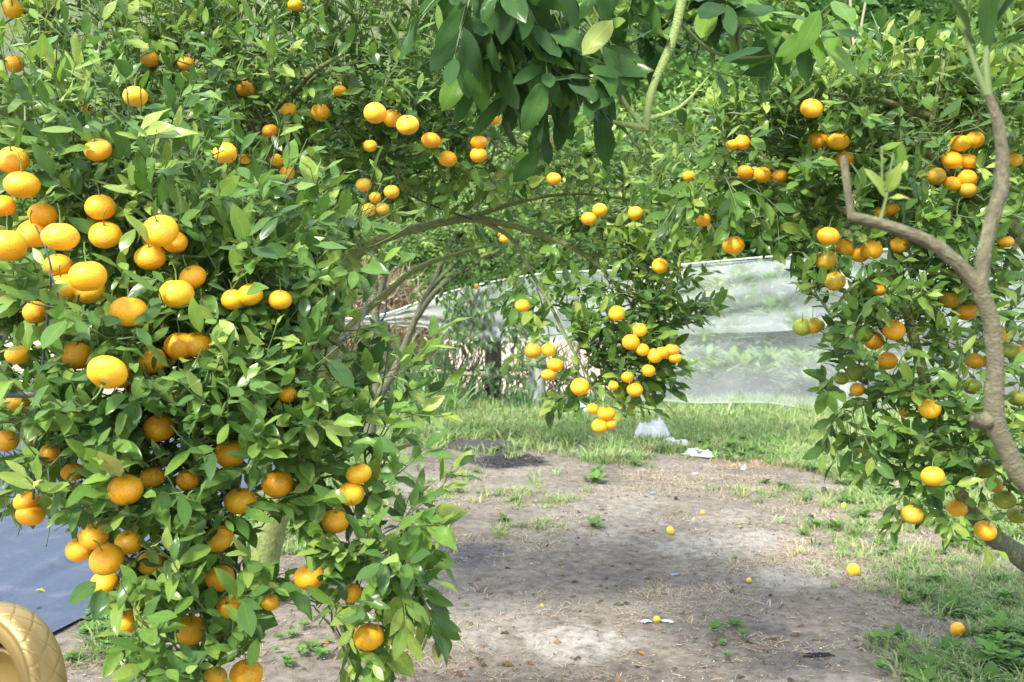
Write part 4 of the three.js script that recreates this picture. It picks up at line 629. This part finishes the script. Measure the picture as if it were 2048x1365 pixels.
{ // dead stems and a climber on the fence
  const R = rng(31), rr = () => R() * 2 - 1, T = thing('climbing_vine', 'leafy climber and bare brown stems tangled on the open part of the fence', 'vine', at(990, 825, 12));
  const loc = g => g.translate(-T.position.x, -T.position.y, -T.position.z), st = [], lv = [];
  for (let i = 0; i < 130; i++) {
    const x = 830 + 330 * R(), y0 = 660 + 60 * R(), y1 = 770 + 65 * R(), d = 12 + .35 * R(), s = rr() * 60;
    st.push(tube([at(x + s, y1, d), at(x + s * .6 + rr() * 22, lerp(y1, y0, .35), d), at(x + rr() * 25, lerp(y1, y0, .7), d), at(x, y0, d)], [.006 + .006 * R(), .003], 4, 8));
  }
  part('stems', loc(mergeGeometries(st)), OLDWOOD, T, 'stuff');
  const gs = [], M = new THREE.Matrix4();
  for (const [cx, y0, y1, sp, n] of [[950, 560, 690, 30, 110], [1035, 620, 800, 24, 120], [985, 720, 820, 18, 40], [915, 600, 700, 18, 60], [1130, 780, 830, 40, 110], [1180, 790, 830, 40, 60]])
    for (let i = 0; i < n; i++) { const p = at(cx + rr() * sp + 14 * Math.sin(i), lerp(y0, y1, R()), 11.7 + .25 * R()), D = V(rr(), -1.1 + .5 * rr(), .4 + rr() * .5).normalize(), N = V(rr() * .5, .6, .7); N.addScaledVector(D, -N.dot(D)).normalize(); const len = .08 + .07 * R(), S = N.clone().cross(D), j = .7 + .6 * R(); M.makeBasis(S.multiplyScalar(len * .9), N.multiplyScalar(len), D.multiplyScalar(len)).setPosition(p.x - T.position.x, p.y - T.position.y, p.z - T.position.z); lv.push([M.clone(), [.11 * j, .20 * j, .06 * j]]); }
  const I = new THREE.InstancedMesh(LEAF_I, LEAFI, lv.length), c = new THREE.Color(); I.name = 'foliage'; I.userData.kind = 'stuff'; lv.forEach(([m, k], i) => { I.setMatrixAt(i, m); I.setColorAt(i, c.setRGB(...k)); }); T.add(I);
  for (const [cx, y0, y1] of [[950, 555, 690], [1035, 600, 805], [985, 640, 820]]) part('stem', loc(tube([at(cx + 20, y0, 11.9), at(cx - 8, (y0 + y1) / 2, 11.85), at(cx + 5, y1, 11.9)], [.008, .01], 5, 10, .2)), OLDWOOD, T);
}
{ // tall blades and the heap of dead grass at the fence's end
  const tall = tuft(44, 21, .28, .75, .02, .4);
  const gm = (r, g, b) => new THREE.MeshPhysicalMaterial({ color: rgb(r, g, b), roughness: .9, transmission: .3, thickness: 0, side: THREE.DoubleSide, clearcoat: .2, clearcoatRoughness: .4 });
  const cm = [gm(.11, .24, .05), gm(.14, .27, .06), gm(.09, .19, .06)], lab = ['tall bright grass clump behind the leaning dark trunk', 'long bladed grass clump at the foot of the leaning dark trunk', 'grass clump arching before the gathered end of the net', 'grass clump between the dark trunk and the tangled brown stems', 'pale arching grass tuft in front of the concrete post'];
  [[790, 815, 12.4, 1.75, 0], [835, 850, 10.9, .85, 1], [900, 815, 12.2, 1.3, 2], [880, 838, 11.3, .95, 1], [1050, 832, 11.6, .6, 2]].forEach(([px, py, d, s, m], i) => { const p = at(px, py, d); p.y = groundH(p.x, p.z) - .01; const o = solo('tall_grass_clump', tall, cm[m], p, lab[i], 'grass clump', 'tall grass clumps at the fence'); o.scale.setScalar(s); o.rotation.y = i * 1.7; });
  const R = rng(41), L = [], T = thing('dry_grass_heap', 'brown heap of dead grass slumped against the end of the fence', 'grass heap', at(755, 812, 13.4)); T.position.y = 0;
  const g = new THREE.SphereGeometry(1, 40, 22, 0, 6.2832, 0, 1.6), p = g.attributes.position; for (let i = 0; i < p.count; i++) { const k = 1 + .3 * fbm(p.getX(i) * 2, p.getY(i) * 2, p.getZ(i) * 2); p.setXYZ(i, p.getX(i) * k * .85, p.getY(i) * k * 1.55, p.getZ(i) * k * .7); } g.computeVertexNormals();
  part('mound', g, new THREE.MeshStandardMaterial({ map: dirtTex, color: rgb(.20, .13, .08), roughness: 1 }), T);
  for (let i = 0; i < 900; i++) { const a = R() * 6.28, e = Math.asin(R()), k = 1.0, j = .6 + .7 * R(); L.push([placed(V(Math.cos(a) * Math.cos(e) * .85 * k, Math.sin(e) * 1.55 * k, Math.sin(a) * Math.cos(e) * .7 * k), R() * 6.3, .16 + .18 * R(), R() * 2, R() - .5), [[.34, .24, .14], [.25, .16, .09], [.42, .33, .21], [.18, .17, .07]][Math.floor(R() * 4)].map(v => v * j)]); }
  const I = new THREE.InstancedMesh(tuft(10, 8, .8, 1.7, .05, .3), bladeM, L.length), c = new THREE.Color(); I.name = 'dead_blades'; I.userData.kind = 'stuff'; L.forEach(([m, k], i) => { I.setMatrixAt(i, m); I.setColorAt(i, c.setRGB(...k)); }); T.add(I);
}
{ // woven sheet over the ground
  const nu = 120, nv = 150, pos = [], uv = [], idx = [];
  for (let j = 0; j <= nv; j++) for (let i = 0; i <= nu; i++) {
    const u = i / nu, v = j / nv, z = -4.2 - 7.0 * v - .12 * nz(u * 6, 1, 2) * (1 - v), edge = -1.93 + .10 * nz(v * 6, 4, 4) + .05 * nz(v * 19, 2, 1) + .16 * smooth(.12, 0, v) * -1, x = lerp(-5.4, edge, u);
    const wr = .075 * Math.abs(nz(x * 2.2 + z * .9, z * .5, 3)) + .010 * Math.pow(Math.max(0, nz(x * 5 + z * 1.1, z * .5, 8)), 2) * 6 + .006 * nz(x * 9, z * 3, 1);
    pos.push(x, groundH(x, z) + .010 + wr * (u > .985 ? .4 : 1), z); uv.push(x, z);
  }
  for (let j = 0; j < nv; j++) for (let i = 0; i < nu; i++) { const a = j * (nu + 1) + i, b = a + nu + 1; idx.push(a, a + 1, b, a + 1, b + 1, b); }
  const g = new THREE.BufferGeometry(); g.setAttribute('position', new THREE.Float32BufferAttribute(pos, 3)); g.setAttribute('uv', new THREE.Float32BufferAttribute(uv, 2)); g.setIndex(idx); g.computeVertexNormals();
  const tex = dataTex(1024, 1024, (u, v, i, j) => { const w = ((i >> 1) + (j >> 1)) % 2 ? 1.1 : .9, d = tileN(u, v, 5, 3), s = tileN(u, v, 40, 6), line = Math.abs(((u * 4) % 1) - .5) < .012 ? 1 : 0, dust = smooth(.05, .4, d); return [lerp(.034, .062, dust) * w + .02 * s - .012 * line, lerp(.050, .078, dust) * w + .02 * s + .012 * line, lerp(.085, .108, dust) * w + .02 * s]; });
  const mat = new THREE.MeshPhysicalMaterial({ map: tex, roughness: .75, side: THREE.DoubleSide });
  solo('ground_cover_sheet', g, mat, null, 'blue grey woven plastic sheet spread on the ground under the laden bough', 'sheet');
}
{ // gold painted tyre
  const c = at(-22, 1392, 3.2), T = thing('golden_tyre', 'gold painted old tyre with criss-cross tread standing on the ground', 'tyre', V(c.x, groundH(c.x, c.z), c.z));
  const R0 = .292, gold = new THREE.MeshPhysicalMaterial({ color: rgb(.29, .20, .062), metalness: .5, roughness: .42, bumpMap: barkBump, bumpScale: .0006, clearcoat: .2, clearcoatRoughness: .3 });
  const black = new THREE.MeshStandardMaterial({ color: rgb(.02, .022, .025), roughness: .8 }), ax = new THREE.Group(); 
  const prof = [[.196, .046], [.20, .056], [.215, .063], [.235, .066], [.250, .065], [.258, .0665], [.264, .066], [.272, .061], [.280, .052], [.286, .040], [.290, .024], [.292, .008]];
  const side = [...prof.map(p => new THREE.Vector2(p[0], p[1]))], full = [...side, ...side.slice().reverse().map(p => new THREE.Vector2(p.x, -p.y))];
  const sp = new THREE.SplineCurve(full).getPoints(96), mk = (pts, seg = 420) => new THREE.LatheGeometry(pts, seg);
  const split = sp.findIndex(p => p.x > .262), last = sp.length - 1 - split;
  const tread = mk(sp.slice(split, last + 1)), tp = tread.attributes.position;
  for (let i = 0; i < tp.count; i++) {
    const x = tp.getX(i), y = tp.getY(i), z = tp.getZ(i), r = Math.hypot(x, z), a = Math.atan2(z, x) / 6.2832 * 20, w = y / .05;
    const saw = (t, n) => Math.abs(t - Math.round(t)) < n ? 1 : 0, cut = Math.max(saw(a + w * .62 + .12 * w * w, .026), saw(a - w * .62, .026) * (Math.abs(w) < 1.15 ? 1 : 0), Math.abs(w) > 1 ? saw(a * .999 + .3, .04) : 0);
    const k = 1 - cut * .003 / r; tp.setXYZ(i, x * k, y, z * k);
  }
  tread.computeVertexNormals();
  const parts = [['tread', tread, gold], ['sidewall', mk(sp.slice(0, split + 1)), gold], ['sidewall', mk(sp.slice(last)), gold]];
  parts.push(['inner_liner', mk([new THREE.Vector2(.196, .044), new THREE.Vector2(.235, .054), new THREE.Vector2(.270, .045), new THREE.Vector2(.281, 0), new THREE.Vector2(.270, -.045), new THREE.Vector2(.235, -.054), new THREE.Vector2(.196, -.044)], 90), black]);
  parts.push(['wheel_disc', mk([[.001, -.075], [.05, -.072], [.09, -.055], [.094, -.05], [.118, -.035], [.121, -.03], [.132, -.024], [.135, -.019], [.146, -.022], [.150, -.034], [.152, -.07]].map(v => new THREE.Vector2(...v)), 120), gold]);
  parts.push(['dark_backing', mk([[.001, -.078], [.194, -.078], [.195, -.046]].map(v => new THREE.Vector2(...v)), 60), black]);  // added black disc behind the wheel; the hollow's darkness is put into its colour
  const axis = V(-.40, .20, .89).normalize(), qn = new THREE.Quaternion().setFromUnitVectors(V(0, 1, 0), axis);
  for (const [n, g, m] of parts) { m.side = THREE.DoubleSide; const o = part(n, g, m, T); o.quaternion.copy(qn); o.position.set(0, c.y - T.position.y, 0); }
}
// ------------------------------------------------------------------ cords, pipe, poles
const BLACKCORD = new THREE.MeshStandardMaterial({ color: rgb(.022, .026, .035), roughness: .55 }), GREYSTRAP = new THREE.MeshStandardMaterial({ color: rgb(.16, .19, .24), roughness: .6 }), GREENWOOD = BARK_GREEN;
const cord = (name, pts, r, m, label, cat) => { const P = pts.map(p => p.isVector3 ? p : at(...p)), o = P[0].clone(), g = tube(P, r, 6, P.length * 4); g.translate(-o.x, -o.y, -o.z); return solo(name, g, m, o, label, cat); };
cord('support_pipe', [[-420, 800, 2.02], [-100, 793, 1.99], [86, 788, 1.98]], [.0075, .0072], new THREE.MeshPhysicalMaterial({ color: rgb(.11, .115, .12), roughness: .45 }), 'grey pipe end held level under the laden bough', 'pipe');
cord('hanging_line', [[70, 452, 2.02], [92, 500, 1.99], [102, 545, 1.98], [96, 620, 1.97], [86, 710, 1.965], [78, 792, 1.965], [70, 880, 1.97], [66, 1000, 1.98]], [.0022, .0024], BLACKCORD, 'dark cord hanging past the big fruit to the grey pipe', 'cord');
cord('pale_strap', [[99, 540, 1.97], [112, 580, 1.97], [124, 615, 1.985]], [.0022, .0022], GREYSTRAP, 'short pale strap slanting from the dark cord below the big fruit', 'strap');
cord('black_cord', [[655, 335, 3.9], [760, 362, 3.9], [850, 405, 3.98], [942, 438, 4.06]], [.004, .004], BLACKCORD, 'black cord tied to the arching branch', 'cord');
cord('grey_strap', [[660, 705, 4.5], [690, 672, 4.45], [722, 640, 4.5], [735, 600, 4.55]], [.006, .006], GREYSTRAP, 'grey strap by the green limb under the arching branch', 'strap');
cord('dark_hose', [[768, 520, 8.9], [771, 580, 8.9], [770, 630, 8.9], [755, 650, 8.95], [740, 700, 9.0]], [.009, .009], BLACKCORD, 'thin dark hose curling beside the thin upright trunk', 'hose');
cord('cane_stem', [[1716, 160, 19], [1708, 90, 19], [1698, -40, 19.2]], [.035, .02], BAMBOO, 'pale bare cane, the taller of two on the hillside', 'cane');
cord('cane_stem', [[1712, 140, 18.8], [1722, 60, 18.8], [1740, -40, 18.8]], [.03, .018], BAMBOO, 'thin pale cane crossing behind the taller cane on the hillside', 'cane');
{ const a = onGround(1936, 1200), b = onGround(2120, 1206); a.y += .014; b.y += .02; cord('fallen_stick', [a, a.clone().lerp(b, .5).add(V(0, .006, .01)), b], [.008, .012], BARK_GREY, 'long brown stick lying in the grass by the path edge', 'stick'); }
{ const a = onGround(1452, 842), b = onGround(1462, 836); b.y += .16; a.y += .01; cord('broken_cane', [a, b], [.016, .014], BAMBOO, 'short pale broken cane standing in grass before the net', 'cane'); }
{ const a = onGround(1793, 1045), b = a.clone().add(V(.0, .36, 0)); cord('wooden_stake', [a, a.clone().lerp(b, .5), b], [.018, .017], BAMBOO, 'weathered stake in the grass under the lowest olive fruit', 'stake'); }
// ------------------------------------------------------------------ litter
function crumple(len, wid, hgt, seed, nu = 44, nv = 22) {
  const pos = [], uv = [], idx = [];
  for (let i = 0; i <= nu; i++) for (let j = 0; j <= nv; j++) {
    const u = i / nu, v = j / nv, s = v * 2 - 1, pinch = .75 + .5 * nz(u * 4, seed, 1), fold = .2 + .6 * nz(u * 3 + seed, v * 2.5, 2) + .8 * Math.abs(nz(u * 7, v * 5 + seed, 4)) + .4 * Math.abs(nz(u * 15, v * 11 + seed, 6));
    const body = Math.pow(Math.max(0, 1 - s * s), .8) * smooth(0, .25, u) * smooth(1, .75, u);
    pos.push((u - .5) * len + .05 * len * nz(v * 3, u * 3, seed), body * hgt * (.35 + 1.1 * fold), s * wid * .5 * pinch + .1 * wid * nz(u * 6, v, seed + 5)); uv.push(u, v);
  }
  for (let i = 0; i < nu; i++) for (let j = 0; j < nv; j++) { const a = i * (nv + 1) + j, b = a + nv + 1; idx.push(a, a + 1, b, b, a + 1, b + 1); }
  const g = new THREE.BufferGeometry(); g.setAttribute('position', new THREE.Float32BufferAttribute(pos, 3)); g.setAttribute('uv', new THREE.Float32BufferAttribute(uv, 2)); g.setIndex(idx); g.computeVertexNormals(); return g;
}
const PLASTIC = new THREE.MeshPhysicalMaterial({ color: rgb(.43, .45, .46), roughness: .55, side: THREE.DoubleSide }), PLASTICB = new THREE.MeshPhysicalMaterial({ color: rgb(.36, .43, .48), roughness: .4, side: THREE.DoubleSide }), BLUEBIT = new THREE.MeshPhysicalMaterial({ color: rgb(.22, .32, .5), roughness: .5, side: THREE.DoubleSide });
const litter = (name, px, py, len, wid, h, seed, mat, label, cat, turn = 0, lift = 0) => { const p = onGround(px, py); p.y += .004 + lift; const o = solo(name, crumple(len, wid, h, seed), mat, p, label, cat); o.rotation.y = turn; return o; };
litter('plastic_sack', 1303, 886, .40, .32, .17, 3, PLASTIC, 'crumpled white plastic sack heaped in the grass', 'sack', -.2, .05);
litter('plastic_strip', 1352, 898, .32, .11, .05, 8, PLASTIC, 'white plastic strip trailing from the crumpled sack', 'plastic', -.55, .04);
litter('plastic_sheet', 1398, 912, .30, .18, .06, 12, PLASTIC, 'flattened white plastic sheet at the end of the trail of plastic', 'plastic', -.7, .01);
litter('plastic_bag', 1166, 842, .26, .2, .16, 17, PLASTICB, 'bluish white plastic bag in the grass by the fence', 'bag', .3, .03);
litter('paper_scrap', 1292, 1243, .05, .035, .008, 21, PLASTIC, 'white scrap beside the small yellow fallen fruit, path side', 'scrap', .3);
litter('paper_scrap', 1334, 1244, .065, .035, .008, 25, PLASTIC, 'longer white scrap touching the small yellow fallen fruit', 'scrap', -.4);
litter('paper_scrap', 1063, 1129, .022, .014, .004, 29, PLASTICB, 'tiny white scrap alone on the dark dirt', 'scrap', .8);
litter('paper_scrap', 880, 1284, .03, .025, .008, 33, PLASTICB, 'small pale scrap under the hanging fruit on dirt', 'scrap', .2);
litter('blue_scrap', 1350, 1150, .045, .016, .004, 37, BLUEBIT, 'thin blue plastic scrap on the path', 'scrap', .2);
litter('paper_scrap', 1488, 940, .06, .05, .03, 41, PLASTICB, 'pale crumpled scrap at the edge of the rusty patch', 'scrap', 1);
litter('paper_scrap', 1391, 948, .06, .03, .01, 45, PLASTIC, 'flat white scrap on the dry grass', 'scrap', .4);
litter('plastic_bag', 1868, 1030, .16, .10, .05, 49, PLASTIC, 'white plastic rag behind the lowest hanging fruit', 'bag', .4);
litter('grey_stone_chip', 1308, 986, .05, .04, .012, 53, GREYSTRAP, 'grey oval chip on the dry straw', 'chip', .5);
{ // ashes
  const m = new THREE.MeshStandardMaterial({ color: rgb(.017, .016, .017), roughness: 1, side: THREE.DoubleSide }), ashm = new THREE.MeshStandardMaterial({ color: rgb(.045, .042, .042), roughness: 1, side: THREE.DoubleSide });
  const a = litter('ash_mound', 960, 896, .85, .34, .075, 61, ashm, 'low dark mound of ash before the grass', 'ash', -.12, -.012);
  const R = rng(19), L = []; for (let i = 0; i < 900; i++) { const an = R() * 6.28, r = Math.sqrt(R()), p = onGround(1010 + Math.cos(an) * r * 80, 921 + Math.sin(an) * r * 14); if (fbm(p.x * 5, p.z * 5, 3) + (1 - r) * .5 < .12) continue; p.y += .004; L.push([placed(p, R() * 6, .004 + .014 * R() * R(), R() * 3, R() * 3), [.02, .019, .02]]); }
  const g = new THREE.IcosahedronGeometry(1, 0); g.scale(1.4, .5, .7); stuff('charcoal', g, new THREE.MeshStandardMaterial({ roughness: .9 }), L, 'black charcoal crumbs spread over the burnt patch', 'charcoal');
  litter('charred_stick', 1636, 1316, .14, .03, .012, 65, m, 'charred black stick on bare dirt near the bottom edge', 'stick', .05);
}
{ // fallen fruit
  const R = rng(29), rot = new THREE.MeshStandardMaterial({ color: rgb(.02, .017, .02), roughness: .8 }), lime = fruitMat([.10, .17, .03], [.07, .13, .03], 0, 7), yel = fruitMat([.62, .50, .03], [.5, .48, .05], .1, 8);
  for (const [px, py, w, m, label] of [[1707, 1152, 27, FRUIT_M.o[1], 'largest fallen orange tangerine, alone on the dirt beside dry grass'], [1915, 1276, 30, FRUIT_M.o[0], 'fallen tangerine lying among straw at the weedy corner'], [1341, 1069, 18, FRUIT_M.o[1], 'half broken fallen tangerine in the middle of the path'], [1314, 1244, 15, yel, 'small yellow fallen fruit between two white scraps'], [1498, 1166, 11, yel, 'tiny yellow fallen fruit on the pale dirt'], [1668, 1181, 13, lime, 'small green fallen fruit near the largest fallen tangerine'], [1470, 1118, 10, lime, 'tiny dark green fallen fruit on the pale patch'], [1405, 1027, 9, FRUIT_M.o[0], 'tiny orange fallen fruit on the far straw'], [1622, 1037, 12, rot, 'blackened rotten fallen fruit'], [1688, 1015, 12, yel, 'yellow green fallen fruit at the grass edge'], [1648, 983, 12, rot, 'dark shrivelled fallen fruit far along the grass edge'], [1469, 988, 8, lime, 'tiny green fallen fruit on the far dry straw'], [957, 988, 11, lime, 'green fallen fruit on the dirt nearer than the burnt patch'], [1084, 1214, 8, yel, 'tiny yellow green fallen fruit alone on the near dirt'], [1544, 1119, 7, lime, 'tiniest green fallen fruit beside the pale patch'], [1352, 999, 8, rot, 'dark dry pod on the straw']]) {
    const p = onGround(px, py), s = w * project(p)[2] / F; const g = px === 1341 ? 2 : Math.floor(R() * 3); p.y += s * .38; const o = solo('fallen_fruit', FRUIT_G[g], m, p, label, 'fruit', 'fruit fallen on the ground'); o.scale.setScalar(s); o.rotation.set(R() * 3, R() * 6, R() * 3);
  }
  const lg = leafGeo({ curl: .45, fold: .4, wave: .06 }), lm = { g: leafMat([.16, .26, .05]), y: leafMat([.55, .50, .08], .2), o: leafMat([.62, .26, .04], .15), b: leafMat([.26, .13, .06], .1), d: leafMat([.05, .13, .035]) };
  for (const [px, py, len, k, label] of [[1225, 1210, .09, 'd', 'dark green fallen leaf on dead straw, first of a pair'], [1262, 1208, .07, 'd', 'dark green fallen leaf on dead straw, second of a pair'], [1316, 1231, .05, 'g', 'green fallen leaf right behind the small yellow fruit'], [1672, 1048, .07, 'o', 'orange fallen leaf by the grass edge'], [1476, 1057, .06, 'y', 'yellow green fallen leaf upright on the path'], [1328, 1267, .05, 'y', 'yellow fallen leaf nearest the two white scraps'], [1274, 1304, .05, 'o', 'reddish fallen leaf on the pale patch edge'], [1467, 1258, .045, 'g', 'small green fallen leaf on the near dark dirt'], [1000, 1327, .06, 'b', 'brown fallen leaf near the bottom edge'], [1050, 1322, .05, 'b', 'pale brown fallen leaf beside the brown one near the bottom'], [805, 1003, .06, 'o', 'orange peel like leaf by the bough tip'], [845, 1002, .045, 'o', 'small orange leaf to the side of the orange peel like leaf'], [1003, 1035, .05, 'o', 'orange scrap of peel on sparse grass'], [897, 1033, .05, 'o', 'faded orange scrap of peel on dirt'], [70, 1192, .06, 'y', 'yellow fallen leaf on the blue grey sheet'], [84, 1225, .045, 'd', 'green fallen leaf on the blue grey sheet near the tyre'], [1803, 1225, .06, 'b', 'brown curled leaf at the weedy edge'], [1690, 1205, .05, 'g', 'thin green fallen leaf under the green fruit'], [658, 1289, .05, 'o', 'orange brown leaf on dirt below the bough'], [1080, 1200, .05, 'g', 'narrow fallen leaf near the tiny yellow green fruit'], [1065, 853, .12, 'o', 'orange leaf scrap in the grass by the fence']]) {
    const p = onGround(px, py); p.y += .008 + (px < 100 ? .025 : 0); const o = solo('fallen_leaf', lg, lm[k], p, label, 'leaf', 'leaves fallen on the ground'); o.scale.set(len * 1.0, len, len); o.rotation.set((R() - .5) * .5, R() * 6.3, (R() - .5) * .6, 'YXZ');
  }
}
settle();
finishTrees();
scene.traverse(o => { if (o.isMesh) { o.castShadow = true; o.receiveShadow = true; } });
renderer.render(scene, camera);
